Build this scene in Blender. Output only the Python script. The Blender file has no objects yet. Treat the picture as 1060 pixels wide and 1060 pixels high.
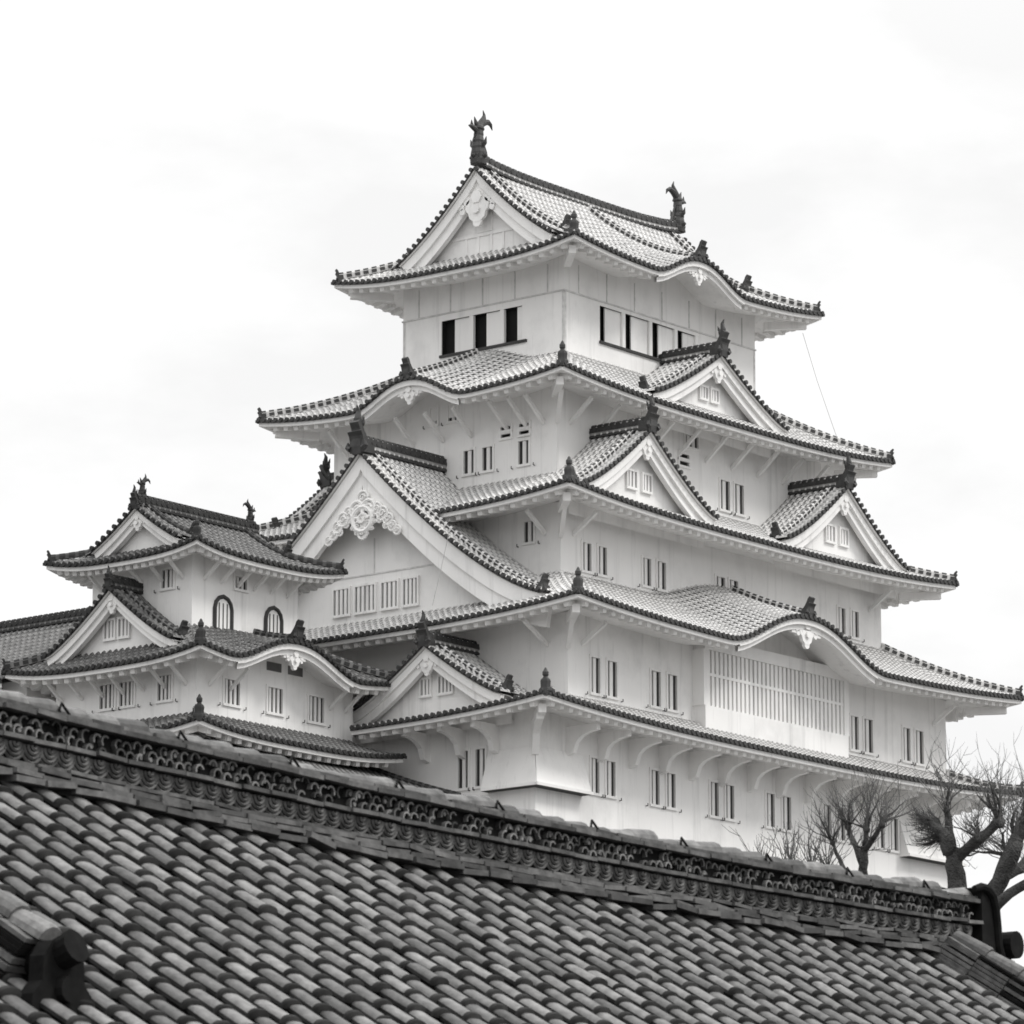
import bpy, math, random
from math import sin, cos, pi, radians, sqrt, atan2
from mathutils import Vector as V

random.seed(11)
scene = bpy.context.scene
col = scene.collection

# ------------------------------------------------------------------ camera
cam_d = bpy.data.cameras.new("camera")
cam = bpy.data.objects.new("camera", cam_d)
col.objects.link(cam)
cam.location = (-161.195, -126.008, -31.392)
YAW, PITCH = 38.848, 11.99
cam.rotation_euler = (radians(90 + PITCH), 0, radians(YAW - 90))
cam_d.sensor_width = 36
cam_d.lens = 172.16
cam_d.clip_start = 1
cam_d.clip_end = 6000
cam_d.dof.use_dof = True
cam_d.dof.focus_distance = 200
cam_d.dof.aperture_fstop = 13
scene.camera = cam

# ------------------------------------------------------------------ world and sun
SUN_EL, SUN_AZ = radians(48), radians(-62)      # azimuth: angle in plan from +x
world = bpy.data.worlds.new("World")
scene.world = world
world.use_nodes = True
nt = world.node_tree
for n_ in list(nt.nodes):
    nt.nodes.remove(n_)
def N(kind, **kw):
    n_ = nt.nodes.new(kind)
    for k, v_ in kw.items():
        setattr(n_, k, v_)
    return n_
out = N('ShaderNodeOutputWorld')
bg = N('ShaderNodeBackground')
bg.inputs['Strength'].default_value = 0.1
sky = N('ShaderNodeTexSky', sky_type='NISHITA')
sky.sun_disc = False
sky.sun_elevation = SUN_EL
sky.sun_rotation = pi / 2 - SUN_AZ
bw = N('ShaderNodeRGBToBW')
nt.links.new(sky.outputs[0], bw.inputs[0])
tc = N('ShaderNodeTexCoord')
sep = N('ShaderNodeSeparateXYZ')
nt.links.new(tc.outputs['Generated'], sep.inputs[0])
grad = N('ShaderNodeMapRange')                  # overcast sky: brighter towards the zenith
grad.inputs['From Min'].default_value = 0.28
grad.inputs['From Max'].default_value = 1.0
grad.inputs['To Min'].default_value = 8.0
grad.inputs['To Max'].default_value = 18.0
nt.links.new(sep.outputs['Z'], grad.inputs['Value'])
mp = N('ShaderNodeMapping')
mp.inputs['Scale'].default_value = (1.0, 1.0, 2.2)
nt.links.new(tc.outputs['Generated'], mp.inputs[0])
noi = N('ShaderNodeTexNoise')
noi.inputs['Scale'].default_value = 9.0
noi.inputs['Detail'].default_value = 6.0
noi.inputs['Roughness'].default_value = 0.55
nt.links.new(mp.outputs[0], noi.inputs['Vector'])
ramp = N('ShaderNodeMapRange')
ramp.inputs['From Min'].default_value = 0.38
ramp.inputs['From Max'].default_value = 0.56
ramp.inputs['To Min'].default_value = 0.93
ramp.inputs['To Max'].default_value = 1.05
nt.links.new(noi.outputs['Fac'], ramp.inputs['Value'])
mul = N('ShaderNodeMath', operation='MULTIPLY')
nt.links.new(grad.outputs[0], mul.inputs[0])
nt.links.new(ramp.outputs[0], mul.inputs[1])
mix = N('ShaderNodeMix', data_type='FLOAT')
mix.inputs[0].default_value = 0.92
nt.links.new(bw.outputs[0], mix.inputs[2])
nt.links.new(mul.outputs[0], mix.inputs[3])
nt.links.new(mix.outputs[0], bg.inputs['Color'])
nt.links.new(bg.outputs[0], out.inputs[0])

sun_d = bpy.data.lights.new("sun", 'SUN')
sun_d.energy = 1.3
sun_d.angle = radians(16)
sun_d.color = (1.0, 0.985, 0.96)
sun = bpy.data.objects.new("sun", sun_d)
col.objects.link(sun)
sd = V((cos(SUN_EL) * cos(SUN_AZ), cos(SUN_EL) * sin(SUN_AZ), sin(SUN_EL)))
sun.rotation_euler = sd.to_track_quat('Z', 'Y').to_euler()

scene.view_settings.view_transform = 'Standard'
scene.view_settings.look = 'None'
scene.view_settings.exposure = 0.40
scene.view_settings.gamma = 1
scene.cycles.use_denoising = True
scene.cycles.max_bounces = 6
scene.cycles.filter_width = 1.7

# ------------------------------------------------------------------ materials
def mat(name, base, var=0.15, scale=2.0, rough=0.8, island=0.0, streak=False, bump=0.0, spec=0.3, dist=0.02, stain=0.0):
    """neutral procedural material: noise mottling, optional vertical streaks and per-piece variation"""
    m = bpy.data.materials.new(name)
    m.use_nodes = True
    t = m.node_tree
    b = t.nodes['Principled BSDF']
    b.inputs['Roughness'].default_value = rough
    b.inputs['Specular IOR Level'].default_value = spec
    co = t.nodes.new('ShaderNodeTexCoord')
    mpn = t.nodes.new('ShaderNodeMapping')
    mpn.inputs['Scale'].default_value = (1, 1, 0.25 if streak else 1)
    t.links.new(co.outputs['Object'], mpn.inputs[0])
    no = t.nodes.new('ShaderNodeTexNoise')
    no.inputs['Scale'].default_value = scale
    no.inputs['Detail'].default_value = 5
    no.inputs['Roughness'].default_value = 0.6
    t.links.new(mpn.outputs[0], no.inputs['Vector'])
    mr = t.nodes.new('ShaderNodeMapRange')
    mr.inputs['From Min'].default_value = 0.3
    mr.inputs['From Max'].default_value = 0.7
    mr.inputs['To Min'].default_value = 1 - var
    mr.inputs['To Max'].default_value = 1 + var
    t.links.new(no.outputs['Fac'], mr.inputs['Value'])
    val = mr.outputs[0]
    if island:
        g = t.nodes.new('ShaderNodeNewGeometry')
        mr2 = t.nodes.new('ShaderNodeMapRange')
        mr2.inputs['To Min'].default_value = 1 - island
        mr2.inputs['To Max'].default_value = 1 + island
        t.links.new(g.outputs['Random Per Island'], mr2.inputs['Value'])
        mm = t.nodes.new('ShaderNodeMath')
        mm.operation = 'MULTIPLY'
        t.links.new(val, mm.inputs[0])
        t.links.new(mr2.outputs[0], mm.inputs[1])
        val = mm.outputs[0]
    if stain:      # rain streaks and patches of grime with shapes of their own
        for (sc_, lo, hi, dep) in (((2.2, 2.2, .10), .56, .74, stain), ((.35, .35, .30), .52, .72, stain * .7), ((5.0, 5.0, .5), .60, .78, stain * .8)):
            m2 = t.nodes.new('ShaderNodeMapping')
            m2.inputs['Scale'].default_value = sc_
            t.links.new(co.outputs['Object'], m2.inputs[0])
            n3 = t.nodes.new('ShaderNodeTexNoise')
            n3.inputs['Scale'].default_value = 1.0
            n3.inputs['Detail'].default_value = 6
            n3.inputs['Roughness'].default_value = 0.65
            t.links.new(m2.outputs[0], n3.inputs['Vector'])
            r3 = t.nodes.new('ShaderNodeMapRange')
            r3.inputs['From Min'].default_value = lo
            r3.inputs['From Max'].default_value = hi
            r3.inputs['To Min'].default_value = 1
            r3.inputs['To Max'].default_value = 1 - dep
            t.links.new(n3.outputs['Fac'], r3.inputs['Value'])
            m3 = t.nodes.new('ShaderNodeMath')
            m3.operation = 'MULTIPLY'
            t.links.new(val, m3.inputs[0])
            t.links.new(r3.outputs[0], m3.inputs[1])
            val = m3.outputs[0]
    vm = t.nodes.new('ShaderNodeVectorMath')
    vm.operation = 'SCALE'
    vm.inputs[0].default_value = (base * 1.01, base, base * 0.985)
    t.links.new(val, vm.inputs['Scale'])
    t.links.new(vm.outputs[0], b.inputs['Base Color'])
    if bump:
        bp_ = t.nodes.new('ShaderNodeBump')
        bp_.inputs['Strength'].default_value = bump
        bp_.inputs['Distance'].default_value = dist
        n2 = t.nodes.new('ShaderNodeTexNoise')
        n2.inputs['Scale'].default_value = scale * 7
        n2.inputs['Detail'].default_value = 4
        t.links.new(co.outputs['Object'], n2.inputs['Vector'])
        t.links.new(n2.outputs['Fac'], bp_.inputs['Height'])
        t.links.new(bp_.outputs[0], b.inputs['Normal'])
    return m

M = {}
M['plaster'] = mat('white_plaster', 0.82, 0.05, 0.5, 0.85, streak=True, bump=0.2, stain=0.22)
M['joint'] = mat('plaster_joint', 0.60, 0.22, 3.0, 0.85)
M['tile'] = mat('grey_roof_tile', 0.11, 0.25, 2.5, 0.55)
M['cover'] = mat('limewashed_cover_tile', 0.30, 0.35, 2.5, 0.7)
M['dark'] = mat('dark_fired_tile', 0.05, 0.3, 3.0, 0.6)
M['old'] = mat('weathered_tile', 0.085, 0.35, 1.6, 0.6)
M['oldjoint'] = mat('weathered_tile_joint', 0.17, 0.35, 2.0, 0.7)
M['olddark'] = mat('weathered_dark_tile', 0.03, 0.35, 2.0, 0.7)
M['void'] = mat('dark_interior', 0.012, 0.1, 1.0, 0.9)
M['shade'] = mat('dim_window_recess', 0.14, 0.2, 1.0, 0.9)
M['wood'] = mat('dark_wood', 0.05, 0.2, 2.0, 0.8)
M['fg'] = mat('foreground_cover_tile', 0.138, 0.4, 14.0, 0.65, island=0.42, bump=0.4, spec=0.3, dist=0.01)
M['fgpan'] = mat('foreground_pan_tile', 0.030, 0.4, 7.0, 0.85, island=0.3, spec=0.1)  # pan tiles; also painted on the cover tile flanks as shade
M['fgridge'] = mat('foreground_ridge_tile', 0.085, 0.5, 9.0, 0.7, island=0.45, bump=0.3, dist=0.01)
M['fgband'] = mat('foreground_band_tile', 0.13, 0.45, 9.0, 0.7, island=0.75)
M['fgcrown'] = mat('foreground_crown_tile', 0.12, 0.5, 9.0, 0.7, island=0.55, bump=0.3, dist=0.01)
M['fgdark'] = mat('foreground_dark_tile', 0.010, 0.4, 9.0, 0.85, spec=0.08)
M['fgmid'] = mat('foreground_mossy_tile', 0.11, 0.5, 10.0, 0.8, island=0.3)
M['stone'] = mat('castle_stone', 0.3, 0.4, 0.9, 0.9, bump=0.6, dist=0.1)
M['earth'] = mat('ground_earth', 0.12, 0.3, 0.15, 0.95)
M['bark'] = mat('tree_bark', 0.075, 0.6, 5.0, 0.95, bump=0.9, spec=0.1, dist=0.08)
M['twig'] = mat('tree_twig', 0.11, 0.3, 3.0, 0.9)
M['cable'] = mat('grey_cable', 0.45, 0.1, 1.0, 0.6)

# ------------------------------------------------------------------ mesh builder
class MB:
    def __init__(s):
        s.v = []; s.f = []; s.m = []
    def poly(s, pts, m=0):
        i = len(s.v)
        s.v.extend([tuple(p) for p in pts])
        s.f.append(tuple(range(i, i + len(pts)))); s.m.append(m)
    def faces(s, vs, fs, m=0):
        i = len(s.v)
        s.v.extend([tuple(p) for p in vs])
        for f in fs:
            s.f.append(tuple(i + k for k in f)); s.m.append(m)
    def box(s, c, ax, ay, az, m=0):
        c, ax, ay, az = V(c), V(ax), V(ay), V(az)
        vs = [c + x * ax + y * ay + z * az for z in (-1, 1) for y in (-1, 1) for x in (-1, 1)]
        s.faces(vs, [(0, 2, 3, 1), (4, 5, 7, 6), (0, 1, 5, 4), (2, 6, 7, 3), (0, 4, 6, 2), (1, 3, 7, 5)], m)
    def bar(s, a, b, w, h, m=0, up=V((0, 0, 1))):
        """square bar from a to b: w half width sideways, h half height"""
        a, b = V(a), V(b)
        d = b - a
        side = d.cross(up)
        if side.length < 1e-6:
            side = V((1, 0, 0))
        side.normalize()
        u = side.cross(d).normalized()
        s.box((a + b) / 2, d / 2, side * w, u * h, m)
    def prism(s, pts, ext, m=0):
        n = len(pts)
        ext = V(ext)
        p = [V(q) for q in pts]
        s.faces(p + [q + ext for q in p],
                [tuple(range(n))[::-1], tuple(range(n, 2 * n))] + [(i, (i + 1) % n, n + (i + 1) % n, n + i) for i in range(n)], m)
    def tube(s, path, rad, n=6, m=0, cap=True):
        path = [V(p) for p in path]
        if not isinstance(rad, (list, tuple)):
            rad = [rad] * len(path)
        vs = []; ref = None
        for i, p in enumerate(path):
            d = (path[min(i + 1, len(path) - 1)] - path[max(i - 1, 0)])
            d = d.normalized() if d.length > 1e-9 else V((0, 0, 1))
            if ref is None:
                ref = d.cross(V((0, 0, 1)))
                if ref.length < 1e-3:
                    ref = d.cross(V((1, 0, 0)))
            ref = (ref - d * ref.dot(d)).normalized()
            o = d.cross(ref)
            for k in range(n):
                a = 2 * pi * k / n
                vs.append(p + (ref * cos(a) + o * sin(a)) * rad[i])
        fs = []
        for i in range(len(path) - 1):
            for k in range(n):
                k2 = (k + 1) % n
                fs.append((i * n + k, i * n + k2, (i + 1) * n + k2, (i + 1) * n + k))
        if cap:
            fs.append(tuple(range(n))[::-1]); fs.append(tuple((len(path) - 1) * n + k for k in range(n)))
        s.faces(vs, fs, m)
    def lathe(s, base, prof, ux, uy, uz, n=8, m=0):
        """rings (height, half width, half thickness) stacked along uz"""
        base, ux, uy, uz = V(base), V(ux), V(uy), V(uz)
        vs = []
        for h, w, t in prof:
            for k in range(n):
                a = 2 * pi * (k + .5) / n
                vs.append(base + uz * h + ux * (w * cos(a)) + uy * (t * sin(a)))
        fs = []
        for i in range(len(prof) - 1):
            for k in range(n):
                k2 = (k + 1) % n
                fs.append((i * n + k, i * n + k2, (i + 1) * n + k2, (i + 1) * n + k))
        fs.append(tuple(range(n))[::-1]); fs.append(tuple((len(prof) - 1) * n + k for k in range(n)))
        s.faces(vs, fs, m)
    def build(s, name, mats, parent=None, smooth=False):
        if not s.f:
            return None
        me = bpy.data.meshes.new(name)
        me.from_pydata(s.v, [], s.f)
        if not isinstance(mats, (list, tuple)):
            mats = [mats]
        for q in mats:
            me.materials.append(M[q])
        if len(mats) > 1:
            me.polygons.foreach_set('material_index', s.m)
        if smooth:
            me.polygons.foreach_set('use_smooth', [True] * len(s.f))
        me.update()
        o = bpy.data.objects.new(name, me)
        col.objects.link(o)
        if parent:
            o.parent = parent
            o.matrix_parent_inverse = parent.matrix_world.inverted()
        return o

def thing(name, label, cat, loc=(0, 0, 0), group=None):
    o = bpy.data.objects.new(name, None)
    col.objects.link(o)
    o.location = loc
    o.matrix_world.translation = V(loc)
    o['label'] = label; o['category'] = cat
    if group:
        o['group'] = group
    return o
def tag(o, label, cat, group=None):
    o['label'] = label; o['category'] = cat
    if group:
        o['group'] = group
    return o
def struct(o):
    o['kind'] = 'structure'
    return o

# ------------------------------------------------------------------ local frames of the four sides
class Fr:
    """s runs along the side (left to right seen from outside), d outwards from the axis"""
    def __init__(s, cx, cy, face):
        s.c = (cx, cy); s.face = face
    def P(s, a, d, z):
        cx, cy = s.c
        if s.face == 'S': return V((cx + a, cy - d, z))
        if s.face == 'N': return V((cx - a, cy + d, z))
        if s.face == 'W': return V((cx - d, cy - a, z))
        return V((cx + d, cy + a, z))
    def ax(s):
        o = s.P(0, 0, 0)
        return s.P(1, 0, 0) - o, s.P(0, 1, 0) - o, V((0, 0, 1))

def lin(a, b, n):
    return [a + (b - a) * i / (n - 1) for i in range(n)]

STYLE = {'new': ['tile', 'joint', 'dark', 'plaster', 'cover'], 'old': ['old', 'oldjoint', 'olddark', 'plaster', 'old']}
ROW = 0.315

def arc_strip(mb, pts, side, r0, seg, mats=(4, 1), r1=1.2, duty=0.6, low_white=True, lift=0.0):
    """one line of round cover tiles: pts is a callable t(0..1 in metres)->point list along slope"""
    n = len(pts)
    for i in range(n - 1):
        a, b = pts[i], pts[i + 1]
        for (f0, f1, mt, r) in ((0, duty, mats[0], r0), (duty, 1, mats[1], r0 * r1)):
            p, q = a.lerp(b, f0), a.lerp(b, f1)
            vs = []
            for c in (p, q):
                for k in range(5):
                    an = pi * k / 4
                    vs.append(c + side * (r * cos(an)) + V((0, 0, lift + r * 1.05 * sin(an))))
            for k in range(4):
                mm = mats[1] if (low_white and k in (0, 3)) else mt
                mb.faces([vs[k], vs[k + 1], vs[5 + k + 1], vs[5 + k]], [(0, 1, 2, 3)], mm)
            if f0 == 0:
                mb.poly(vs[:5], mats[1])

def ring_disc(mb, c, axis, r, depth, m, n=9):
    c = V(c); axis = V(axis)
    mb.tube([c, c + axis * depth], r, n, m)

def finial(mb, base, face, side, h=1.0, m=0, horn=False):
    """ridge-end tile: shouldered plate with a knob on top"""
    base = V(base); face = V(face).normalized(); side = V(side).normalized(); up = V((0, 0, 1))
    pr = [(0, .31, .14), (.10, .30, .13), (.16, .24, .12), (.24, .235, .12), (.44, .25, .13), (.53, .22, .12), (.60, .13, .10),
          (.66, .10, .09), (.73, .15, .13), (.86, .15, .13), (.94, .09, .08), (1.0, .07, .06), (1.07, .02, .02)]
    mb.lathe(base, [(a * h, b * h, c * h) for a, b, c in pr], side, face, up, 8, m)
    if horn:
        for sg in (-1, 1):
            mb.tube([base + up * .2 * h + side * sg * .2 * h, base + up * .34 * h + side * sg * .33 * h, base + up * .46 * h + side * sg * .30 * h], [.09 * h, .06 * h, .015 * h], 6, m)
        mb.tube([base + up * .62 * h - face * .02 * h, base + up * .7 * h + face * .16 * h, base + up * .8 * h + face * .22 * h], [.09 * h, .075 * h, .03 * h], 7, m)
        mb.tube([base + up * .9 * h, base + up * 1.02 * h - face * .08 * h, base + up * 1.16 * h - face * .04 * h], [.07 * h, .05 * h, .015 * h], 6, m)

def wedge(mb, base, face, side, h=.8, m=0, spike=False):
    """ridge-end tile seen as a dark leaning plate: upright front, back sloping down onto the ridge"""
    base = V(base); face = V(face); face.z = 0; face.normalize(); side = V(side).normalized(); up = V((0, 0, 1))
    pr = [(.10, -.14), (.13, .10), (.11, .42), (.15, .62), (.24, .80), (.14, .88), (.03, .78), (-.05, .60), (-.16, .44), (-.30, .28), (-.44, .20), (-.46, -.10)]
    for w, k in ((.17, 1.0), (.27, .66)):
        mb.prism([base + face * (a * h * (.92 if k < 1 else 1)) + up * (b * h * k) - side * w * h for a, b in pr], side * 2 * w * h, m)
    for sg in (-1, 1):
        mb.tube([base + side * sg * .24 * h + up * .02 * h + face * .1 * h, base + side * sg * .36 * h + up * .10 * h + face * .1 * h, base + side * sg * .33 * h + up * .24 * h + face * .1 * h], [.10 * h, .08 * h, .03 * h], 6, m)
    if spike:
        mb.tube([base + up * .70 * h, base + up * .95 * h + face * .06 * h, base + up * 1.18 * h + face * .02 * h, base + up * 1.34 * h + face * .10 * h], [.14 * h, .11 * h, .07 * h, .02 * h], 7, m)
        for sg in (-1, 1):
            mb.tube([base + up * .62 * h, base + up * .80 * h + side * sg * .16 * h, base + up * .98 * h + side * sg * .20 * h], [.10 * h, .06 * h, .015 * h], 6, m)
        mb.tube([base + up * .85 * h, base + up * .95 * h - face * .16 * h, base + up * 1.1 * h - face * .2 * h], [.08 * h, .05 * h, .012 * h], 6, m)

def hip_line(mb, P, n, w, h, mats=(2, 1)):
    """stacked ridge along polyline P: dark courses with white plaster joints and a rounded cap"""
    L = [0]
    for i in range(len(P) - 1):
        L.append(L[-1] + (P[i + 1] - P[i]).length)
    def at(x):
        for i in range(len(P) - 1):
            if x <= L[i + 1] or i == len(P) - 2:
                return P[i].lerp(P[i + 1], (x - L[i]) / max(1e-6, L[i + 1] - L[i]))
    step = 0.34
    k = max(1, int(L[-1] / step))
    step = L[-1] / k
    up = V((0, 0, 1))
    for i in range(k):
        a, b, c = at(i * step), at((i + .6) * step), at((i + 1) * step)
        mb.bar(a + up * h * .36, c + up * h * .36, w * .8, h * .36, mats[1])
        mb.bar(a + up * h * .38, b + up * h * .38, w, h * .22, mats[0])
        mb.tube([a + up * h * .80, b + up * h * .80], w * .55, 6, mats[0])
        mb.tube([b + up * h * .80, c + up * h * .80], w * .50, 6, mats[1])

# ------------------------------------------------------------------ one sloping side of a roof
class Side:
    def __init__(s, fr, s0, s1, D, i0, i1, Di, ze, zi, up=0.45, p=3.0, conc=0.8, bumps=(), tmax=None, clip=None, cover=None, dec=.4):
        s.dec = dec
        s.fr, s.s0, s.s1, s.D, s.i0, s.i1, s.Di, s.ze, s.zi = fr, s0, s1, D, i0, i1, Di, ze, zi
        s.up, s.p, s.conc, s.bumps, s.clip, s.cover = up, p, conc, bumps, clip, cover
        s._t = tmax
    def tmax(s, x):
        if s._t:
            return s._t(x)
        t = 1.0
        if x < s.i0: t = min(t, (x - s.s0) / (s.i0 - s.s0))
        if x > s.i1: t = min(t, (s.s1 - x) / (s.s1 - s.i1))
        return max(0.0, t)
    def bump(s, x):
        b = 0
        for c, hw, h in s.bumps:
            q = abs(x - c) / hw
            if q < 1:
                b = max(b, h * (0.5 + 0.5 * cos(pi * q ** 1.12)))
        return b
    def lift(s, x, t=0.0):
        m = (s.s0 + s.s1) / 2
        hw = (s.s1 - s.s0) / 2 - t * ((s.s1 - s.s0) - (s.i1 - s.i0)) / 2
        q = min(1.0, abs(x - m) / max(hw, .01))
        return s.up * q ** s.p * (1 - t) ** 2
    def z(s, x, t):
        prof = t * (s.conc + (1 - s.conc) * t)
        z = s.ze + (s.zi - s.ze) * prof + s.lift(x, min(1, t))
        b = s.bump(x)
        if b > 0:
            z += b * max(0.0, 1 - s.dec * t)
        return z
    def d(s, t):
        return s.D - (s.D - s.Di) * t
    def pt(s, x, t, dz=0.0):
        return s.fr.P(x, s.d(t), s.z(x, t) + dz)
    def ok(s, x):
        return not (s.clip and not s.clip(x))
    def shown(s, x, t):
        return not (s.cover and s.cover(x, s.d(t)) > s.z(x, t))
    def rows(s):
        n = int((s.s1 - s.s0) / ROW)
        sp = (s.s1 - s.s0) / n
        return [s.s0 + sp * (i + .5) for i in range(n)], sp
    def make_tiles(s, pan, cov, eav):
        xs, sp = s.rows()
        run = s.D - s.Di
        dt = 0.34 / run
        sx, sd_, _ = s.fr.ax()
        # pan tile surface between the rows
        for i in range(len(xs) + 1):
            xa = xs[i - 1] if i > 0 else s.s0
            xb = xs[i] if i < len(xs) else s.s1
            xm = (xa + xb) / 2
            ta, tb = s.tmax(xa), s.tmax(xb)
            if abs(ta - tb) > .28:
                ta = tb = min(ta, tb)
            k = 0; t = 0.0
            while t < max(ta, tb) - 1e-4:
                for f0, f1, mt in ((0, .62, 0), (.62, 1, 1)):
                    u0, u1 = t + dt * f0, t + dt * f1
                    a0, a1, b0, b1 = min(u0, ta), min(u1, ta), min(u0, tb), min(u1, tb)
                    if a1 - a0 < 1e-6 and b1 - b0 < 1e-6:
                        continue
                    if not s.shown(xm, min(u0 + .1 * dt, max(ta, tb))):
                        continue
                    dz = .02 if mt else 0
                    pan.poly([s.pt(xa, a0, dz), s.pt(xb, b0, dz), s.pt(xb, b1, dz), s.pt(xa, a1, dz)], mt)
                t += dt
            if s.ok(xm):   # hanging drip tile
                z0 = s.z(xm, 0)
                eav.box(s.fr.P(xm, s.D + .01, z0 - .045), sx * (sp * .30), sd_ * .025, V((0, 0, .055)), 2)
        for x in xs:
            T = s.tmax(x)
            n = max(1, int(round(T / dt)))
            if T <= 0.02:
                continue
            pts = [s.pt(x, T * j / n) for j in range(n + 1)]
            run_ = []
            for j in range(n + 1):
                if s.shown(x, T * j / n):
                    run_.append(pts[j])
            if len(run_) > 1:
                arc_strip(cov, run_, sx, .078, .4)
            if s.ok(x):
                c = s.fr.P(x, s.D - .05, s.z(x, 0) + .02)
                ring_disc(eav, c, sd_, .092, .12, 2)
    def eave_span(s):
        n = max(24, int((s.s1 - s.s0) / .4))
        return lin(s.s0, s.s1, n)
    def soffit_z(s, x, d):
        L = (s.s1 - s.s0) / 2; m = (s.s1 + s.s0) / 2
        Ld = L - (s.D - d)
        xe = m + (x - m) * L / max(.1, Ld)
        xe = max(s.s0, min(s.s1, xe))
        return s.ze + s.lift(xe) * (1 - .25 * (s.D - d) / 2) + s.bump(x) * .97 - .25 + .10 * (s.D - d)
    def make_eave(s, Dw, slab, fas, raf, rsp=.56):
        xs = s.eave_span()
        L = (s.s1 - s.s0) / 2; m = (s.s1 + s.s0) / 2
        def pos(x, back, dz):
            f = (L - back) / L
            return s.fr.P(m + (x - m) * f, s.D - back, s.ze + s.lift(x) + s.bump(m + (x - m) * f) + dz)
        for i in range(len(xs) - 1):
            a, b = xs[i], xs[i + 1]
            if not s.ok((a + b) / 2):
                continue
            bm = s.bump((a + b) / 2)
            # dark edge of the tile bed, white eave board in two steps
            slab.poly([pos(a, .02, 0), pos(b, .02, 0), pos(b, .02, -.10), pos(a, .02, -.10)], 2)
            slab.poly([pos(a, .02, -.10), pos(b, .02, -.10), pos(b, .12, -.10), pos(a, .12, -.10)], 2)
            h1 = -.26 - (.06 if bm > .05 else 0)
            h2 = h1 - .20
            for (k0, k1, za, zb) in ((.08, .24, -.10, h1),) + (((.22, .42, h1 + .02, h2),) if bm > .05 else ()):
                p = [pos(a, k0, za), pos(b, k0, za), pos(b, k0, zb), pos(a, k0, zb)]
                q = [pos(a, k1, za), pos(b, k1, za), pos(b, k1, zb), pos(a, k1, zb)]
                fas.poly(p, 0); fas.poly(q, 0); fas.poly([p[3], p[2], q[2], q[3]], 0); fas.poly([p[0], p[1], q[1], q[0]], 0)
        # soffit
        ds = lin(s.D - .16, Dw - .05, 4)
        for i in range(len(xs) - 1):
            a, b = xs[i], xs[i + 1]
            if not s.ok((a + b) / 2):
                continue
            for j in range(3):
                q = []
                for (x, d) in ((a, ds[j]), (b, ds[j]), (b, ds[j + 1]), (a, ds[j + 1])):
                    xx = m + (x - m) * (L - (s.D - d)) / L
                    q.append(s.fr.P(xx, d, s.soffit_z(xx, d)))
                slab.poly(q, 3)
        # rafters
        n = int((s.s1 - s.s0) / rsp)
        sx, sd_, _ = s.fr.ax()
        for i in range(n):
            x = s.s0 + (s.s1 - s.s0) * (i + .5) / n
            dend = max(Dw, s.D - (L - abs(x - m)) + .1)
            if s.bump(x) > .05:
                continue
            d0 = s.D - .27
            if d0 - dend < .15 or not s.ok(x):
                continue
            d1 = max(dend, d0 - .55)
            a = s.fr.P(x, d0, s.soffit_z(x, d0) - .10)
            b = s.fr.P(x, d1, s.soffit_z(x, d1) - .04)
            mid = a.lerp(b, .15)
            raf.bar(mid, b, .135, .12, 0)
            raf.bar(a, mid, .115, .095, 0)

def hip_points(side, left, t0=0.0, t1=1.0, n=10):
    P = []
    for t in lin(t0, t1, n):
        x = side.s0 + (side.i0 - side.s0) * t if left else side.s1 + (side.i1 - side.s1) * t
        P.append(side.pt(x, t, .05))
    return P

def hip_roof(parent, O, I, ze, zi, wall, style='new', up=.45, conc=.8, bumps=None, sides='SWNE', hips=None, clips=None, covers=None,
             name='roof', rafters=True, tmaxes=None, hip_t1=None, p=3.0, fin=0.85, dec=.4):
    """O, I: outer and inner rectangles (x0,x1,y0,y1); wall: rectangle of the storey below"""
    bumps = bumps or {}; clips = clips or {}; covers = covers or {}; tmaxes = tmaxes or {}
    X0, X1, Y0, Y1 = O; x0, x1, y0, y1 = I; w0, w1, v0, v1 = wall
    spec = {'S': (X0, X1, -Y0, x0, x1, -y0, -v0), 'N': (-X1, -X0, Y1, -x1, -x0, y1, v1),
            'W': (-Y1, -Y0, -X0, -y1, -y0, -x0, -w0), 'E': (Y0, Y1, X1, y0, y1, x1, w1)}
    pan, cov, eav, fas = MB(), MB(), MB(), MB()
    S = {}
    for f in sides:
        raf = fas
        s0, s1, D, i0, i1, Di, Dw = spec[f]
        sd_ = Side(Fr(0, 0, f), s0, s1, D, i0, i1, Di, ze, zi, up, p, conc, bumps.get(f, ()), tmaxes.get(f), clips.get(f), covers.get(f), dec)
        S[f] = sd_
        sd_.make_tiles(pan, cov, eav)
        sd_.make_eave(Dw, pan, fas, raf)
    mats = STYLE[style]
    r = pan.build(name, mats, parent)
    cov.build('cover_tiles', mats, r)
    eav.build('eave_tiles', mats, r)
    fas.build('eaves', 'plaster', r)
    for f, left in (hips if hips is not None else [(q, True) for q in sides]):
        P = hip_points(S[f], left, .03, (hip_t1 or {}).get((f, left), 1.0))
        hb = MB()
        hip_line(hb, P, 0, .15, .30)
        hb.build('hip_ridge', mats, r)
        out_ = (P[0] - P[-1]); out_.z = 0; out_.normalize()
        sdv = out_.cross(V((0, 0, 1)))
        fb = MB()
        if (f, left) == ('S', True):
            finial(fb, P[0] - V((0, 0, .05)), out_, sdv, fin, 2)
        else:
            wedge(fb, P[0] - V((0, 0, .02)), out_, sdv, fin * .66, 2)
        # upturned tip tile at the very corner
        tip = P[0] - V((0, 0, .12))
        fb.tube([tip - out_ * .2, tip + out_ * .14], [.11, .12], 7, 2)
        fb.build('ridge_end_tile', mats, r)
    return r, S

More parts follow.
